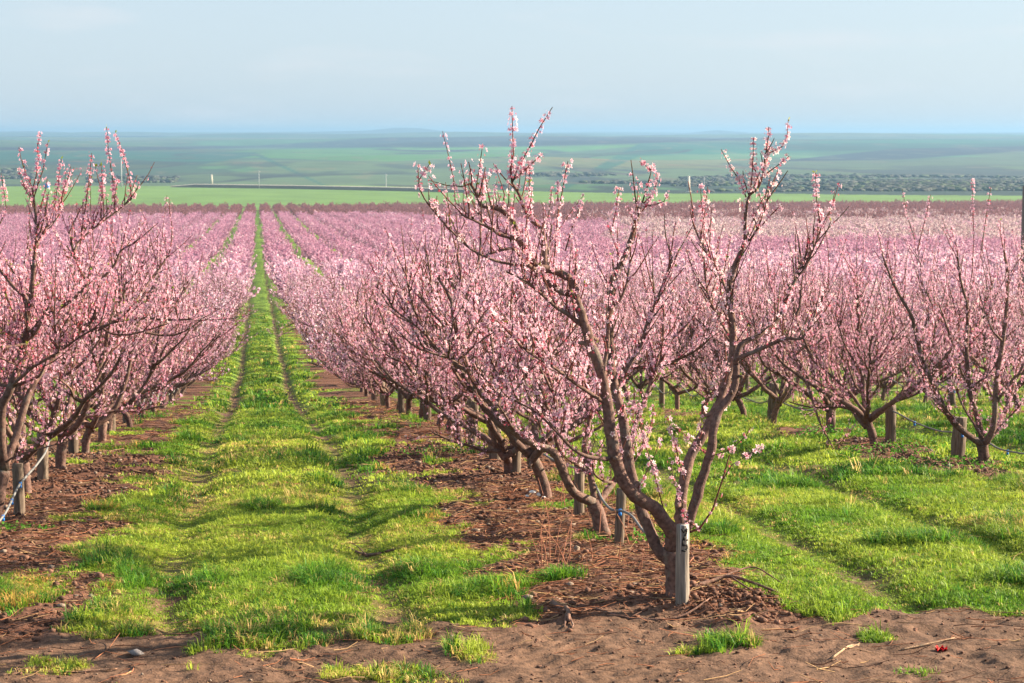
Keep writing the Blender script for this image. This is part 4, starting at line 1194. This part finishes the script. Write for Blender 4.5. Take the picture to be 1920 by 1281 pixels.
branch([(655, 1020), (680, 1028), (705, 1036, .02), (745, 1034, .02), (780, 1030)], .016, .007, "dark crooked branch lying in the grass of the aisle", twigs=[[(690, 1034), (670, 1022, .04), (655, 1018, .05)]])
branch([(1110, 1150), (1180, 1160), (1270, 1163, .01), (1330, 1148, .02)], .011, .005, "long thin twig lying at the foot of the marked stake", twigs=[[(1180, 1160), (1230, 1150, .03)]])
branch([(0, 1268), (60, 1262), (140, 1258), (220, 1254)], .009, .005, "long pale stick lying on the dirt track at the grass clumps", col=(.26, .15, .10))
branch([(1690, 1218), (1730, 1214, .01), (1790, 1203, .02)], .007, .004, "thin straight pale stick beside the red scrap", col=(.26, .17, .11))
branch([(1560, 1240), (1590, 1222, .01), (1610, 1216, .01)], .008, .005, "short split tan stick on the dirt track", col=(.33, .22, .14), twigs=[[(1590, 1226), (1600, 1222, .01), (1612, 1214, .01)]])
branch([(1240, 1045), (1255, 1036, .04), (1300, 1064, .05), (1240, 1100)], .006, .003, "arched red twig round the foot of the big tree's trunk", col=(.2, .08, .05))
branch([(1460, 1112), (1500, 1110), (1560, 1108)], .010, .006, "straight brown stick where the heap of earth meets the grass", col=(.2, .12, .085))

# small litter
p = on_ground(1765, 1219)
tb = TB(); rg = np.random.default_rng(3)
for i in range(6):
    a = i * 1.05; d = np.array((math.cos(a), math.sin(a), 0)); u = np.array((-d[1], d[0], 0)); o = np.array((0, 0, .004))
    tb.hexa([o + d * .004, o + d * .03 + u * .018, o + d * .036 + np.array((0, 0, .03)), o + d * .03 - u * .018, o + d * .004 + np.array((0, 0, .003)), o + d * .032 + u * .019 + np.array((0, 0, .003)), o + d * .039 + np.array((0, 0, .031)), o + d * .032 - u * .019 + np.array((0, 0, .003))])
ob = obj("red_scrap", tb.mesh("red_scrap", M_RED, False)); ob.location = (p[0], p[1], ground_z(p[0], p[1])); tag(ob, "small bright red crumpled scrap lying on the dirt track", "litter")
p = on_ground(256, 1226)
V, f3, cc = lumps(np.zeros(1), np.zeros(1), np.zeros(1) + .02, np.array([.055]), np.ones((1, 3)), np.random.default_rng(6), .22)
ob = obj("flat_stone", mesh_np("flat_stone", V * np.array((1.4, .8, 1)), [f3], M_SLATE, cc)); ob.location = (p[0], p[1], ground_z(p[0], p[1])); tag(ob, "flat grey stone chip among grass clumps on the dirt track", "stone")
p = on_ground(998, 944)
V, f3, cc = lumps(np.array([0, .07, -.05, .12]), np.array([0, .02, .03, -.02]), np.array([.05, .03, .02, .015]), np.array([.05, .035, .03, .03]), np.ones((4, 3)), np.random.default_rng(8), .35)
ob = obj("white_rag", mesh_np("white_rag", V * np.array((.9, .9, 1.5)), [f3], plain("rag_cloth", (.75, .74, .72), .9), cc)); ob.location = (p[0], p[1], ground_z(p[0], p[1])); tag(ob, "crumpled white rag on the twig-strewn soil beside the forked stump", "rag")

# upright dry weed stems on the bare strip
tb = TB(); rg = np.random.default_rng(12)
for i in range(46):
    q = on_ground(rg.uniform(1000, 1230), rg.uniform(930, 1090)); z0 = ground_z(q[0], q[1]); hh = rg.uniform(.1, .42); d = rg.normal(size=2) * .12
    tb.tube([(q[0], q[1], z0 - .02), (q[0] + d[0] * .4, q[1] + d[1] * .4, z0 + hh * .5), (q[0] + d[0], q[1] + d[1], z0 + hh)], [.004, .003, .0015], 4, False, np.array((.26, .11, .07)) * rg.uniform(.7, 1.3))
tag(obj("weed_stem_undergrowth", tb.mesh("weed_stems", M_LITTER)), "thin reddish dry weed stems standing on the bare strip", "weeds", kind="stuff")

# ------------------------------------------------------------------ far things
def far_ground(px, py, y0=700, y1=3000):
    for yy in np.linspace(y0, y1, 1500):
        q = P(px, py, yy)
        if q[2] <= far_z(q[0], yy): return q
    return P(px, py, y1)
def obelisk(px, ybase, ytop, wpx, Yd, label):
    b = P(px, ybase, Yd); t = P(px, ytop, Yd); b[2] = float(far_z(b[0], Yd)); h = t[2] - b[2]; w = wpx / F * Yd
    root = empty("stone_tower", b); tag(root, label, "tower")
    def fr(z0, z1, a, c):
        k = [(-1, -1), (1, -1), (1, 1), (-1, 1)]
        return TB().hexa([(x * a / 2, y * a / 2, z0) for x, y in k] + [(x * c / 2, y * c / 2, z1) for x, y in k])
    obj("plinth", fr(-2, h * .06, w * 1.5, w * 1.45).mesh("plinth", M_STONE, False), root)
    obj("shaft", fr(h * .06, h * .96, w * 1.05, w * .62).mesh("shaft", M_STONE, False), root)
    obj("cap", fr(h * .96, h, w * .72, w * .3).mesh("cap", M_STONE, False), root)
obelisk(1291, 363, 330, 6, 1012, "tall pale tapering stone tower standing beyond the green field")
obelisk(397, 343, 327, 4.5, 1235, "small pale stone tower standing beside the embankment road")
def pole(px, ytop, ybase, Yd, r, label, mat, arm=True):
    b = P(px, ybase, Yd); t = P(px, ytop, Yd); zg = float(far_z(b[0], Yd)) if Yd > 775 else float(gz(Yd)); h = t[2] - zg
    root = empty("utility_pole", (b[0], Yd, zg)); tag(root, label, "pole", "utility poles")
    tb = TB(); tb.tube([(0, 0, -1), (0, 0, h * .5), (0, 0, h)], [r * 1.15, r, r * .85], 8); obj("shaft", tb.mesh("shaft", mat), root)
    if arm:
        tb = TB(); tb.box((0, 0, h * .93), (h * .16, r * 1.2, r * 1.2)); obj("crossarm", tb.mesh("crossarm", mat, False), root)
M_POLEW = plain("pale_concrete", (.42, .42, .42), .8); M_POLED = plain("dark_pole", (.16, .125, .11), .8)
pole(228, 298, 345, 1180, .32, "white mast beyond the green field, above the tall rose-pink tree", M_POLEW, False)
pole(486, 320, 351, 1120, .16, "thin grey pole at the field edge straight above the grassy aisle", M_POLEW)
pole(724, 326, 358, 1060, .16, "thin grey pole midway along the embankment road", M_POLEW)
pole(1320, 332, 364, 1005, .16, "thin pale pole standing just beside the tall stone tower", M_POLEW)
pole(1920, 349, 420, 95, .13, "dark wooden pole rising among the trees at the picture's edge", M_POLED, False)
# blue tank
q = P(88, 345, 1140); q[2] = float(far_z(q[0], 1140))
root = empty("blue_tank", q); tag(root, "blue storage tank standing at the green field's edge", "tank")
tb = TB(); tb.tube([(0, 0, .3), (0, 0, .5), (0, 0, 2.6), (0, 0, 2.8)], [1.3, 1.5, 1.5, 1.2], 14); obj("drum", tb.mesh("drum", M_BLUE), root)
tb = TB(); tb.box((0, 0, .1), (3, 3, .4)); obj("base", tb.mesh("base", M_STONE, False), root)
# embankment road with its pale concrete edge
pxs = np.linspace(320, 965, 60)
cy_ = np.interp(pxs, [320, 480, 720, 965], [1180, 1130, 1060, 985])
pts = np.array([P(a, 345, b) for a, b in zip(pxs, cy_)]); zz = far_z(pts[:, 0], pts[:, 1])
V = []
for i in range(60):
    hgt = 1.9 * min(1, i / 6 + .3) * min(1, (59 - i) / 10)
    for dy, dz in ((-7, -.5), (-4, hgt * .8), (-3.2, hgt), (3.2, hgt), (9, -.5)): V.append((pts[i, 0], pts[i, 1] + dy, zz[i] + dz))
cc = np.tile(np.array([(.13, .12, .06), (.16, .13, .08), (.42, .37, .30), (.36, .32, .26), (.13, .12, .06)]), (60, 1))
tag(obj("road", mesh_np("road", V, [grid_faces(60, 5)], M_FIELD, cc)), kind="structure")

# scrub and woods in the valley: far-off, read as one mass
rg = np.random.default_rng(44)
n_try = 160000
yb = np.exp(rg.random(n_try) * (math.log(2600) - math.log(1005)) + math.log(1005)); xb = (-.16 + rg.random(n_try) * .58) * yb
zb = far_z(xb, yb); pxb, pyb = pix(xb, yb, zb)
nb = fbm(xb * .012, yb * .004, 201, 4) * .65 + fbm(xb * .05, yb * .012, 205, 3) * .35
line = np.interp(pxb, [0, 480, 960, 1200, 1440, 1920], [344, 345, 358, 363, 363, 366])
pr = sstep(.53, .62, nb + .07 * sstep(900, 1800, pxb)) * sstep(295, 315, pyb) * 0.0
pr = pr + np.where((pyb > line - 34) & (pyb < line - 1) & (pxb > 930), .8 * sstep(.50, .62, fbm(xb * .011, yb * .006, 77, 3) + .08 * sstep(1300, 1800, pxb) + .06 * sstep(30, 4, line - pyb)), 0)
pr = pr + np.where((pxb > 1440) & (pyb > 345) & (pyb < line), .05, 0)
pr = pr + np.where((np.abs(pxb - 605) < 40 - np.abs(pyb - 329) * 2) & (np.abs(pyb - 329) < 11), .0, 0)
pr = pr + np.where((pxb < 60) & (pyb > 318) & (pyb < 336), .9, 0) + np.where((pxb > 165) & (pxb < 330) & (pyb > 333) & (pyb < 343), .5, 0)
keep = (rg.random(n_try) < pr) & (pyb < line)
xb, yb, zb = xb[keep][:40000], yb[keep][:40000], zb[keep][:40000]
sb = (.5 + 1.5 * rg.random(len(xb))**2) * (.7 + yb / 3000)
cb = np.array((.045, .048, .042)) * (.6 + .8 * rg.random((len(xb), 1))); cb = np.where((rg.random(len(xb)) < .3)[:, None], np.array((.045, .065, .028)), cb)
V, f3, cc = lumps(xb, yb, zb + sb * .25, sb * 1.5, cb, rg, .38)
tag(obj("woods", mesh_np("woods", V, [f3], M_WOOD, cc)), "bluish scrub and woods over the far valley slopes", "woods", kind="stuff")

# ------------------------------------------------------------------ haze
HAZE_DENSITY = 1.9e-4
m = bpy.data.materials.new("haze"); m.use_nodes = True
nt_ = m.node_tree; nt_.nodes.remove(nt_.nodes["Principled BSDF"])
pv = nt_.nodes.new("ShaderNodeVolumePrincipled")
pv.inputs['Color'].default_value = (0.22, 0.385, 0.59, 1)
pv.inputs['Density'].default_value = HAZE_DENSITY
pv.inputs['Anisotropy'].default_value = 0.2
nt_.links.new(pv.outputs[0], nt_.nodes["Material Output"].inputs['Volume'])
tb = TB(); tb.box((2000, 8100, -3), (16600, 16500, 74))
hz_o = obj("haze", tb.mesh("haze", m, False)); tag(hz_o, "pale blue haze over the valley", "haze", kind="stuff")
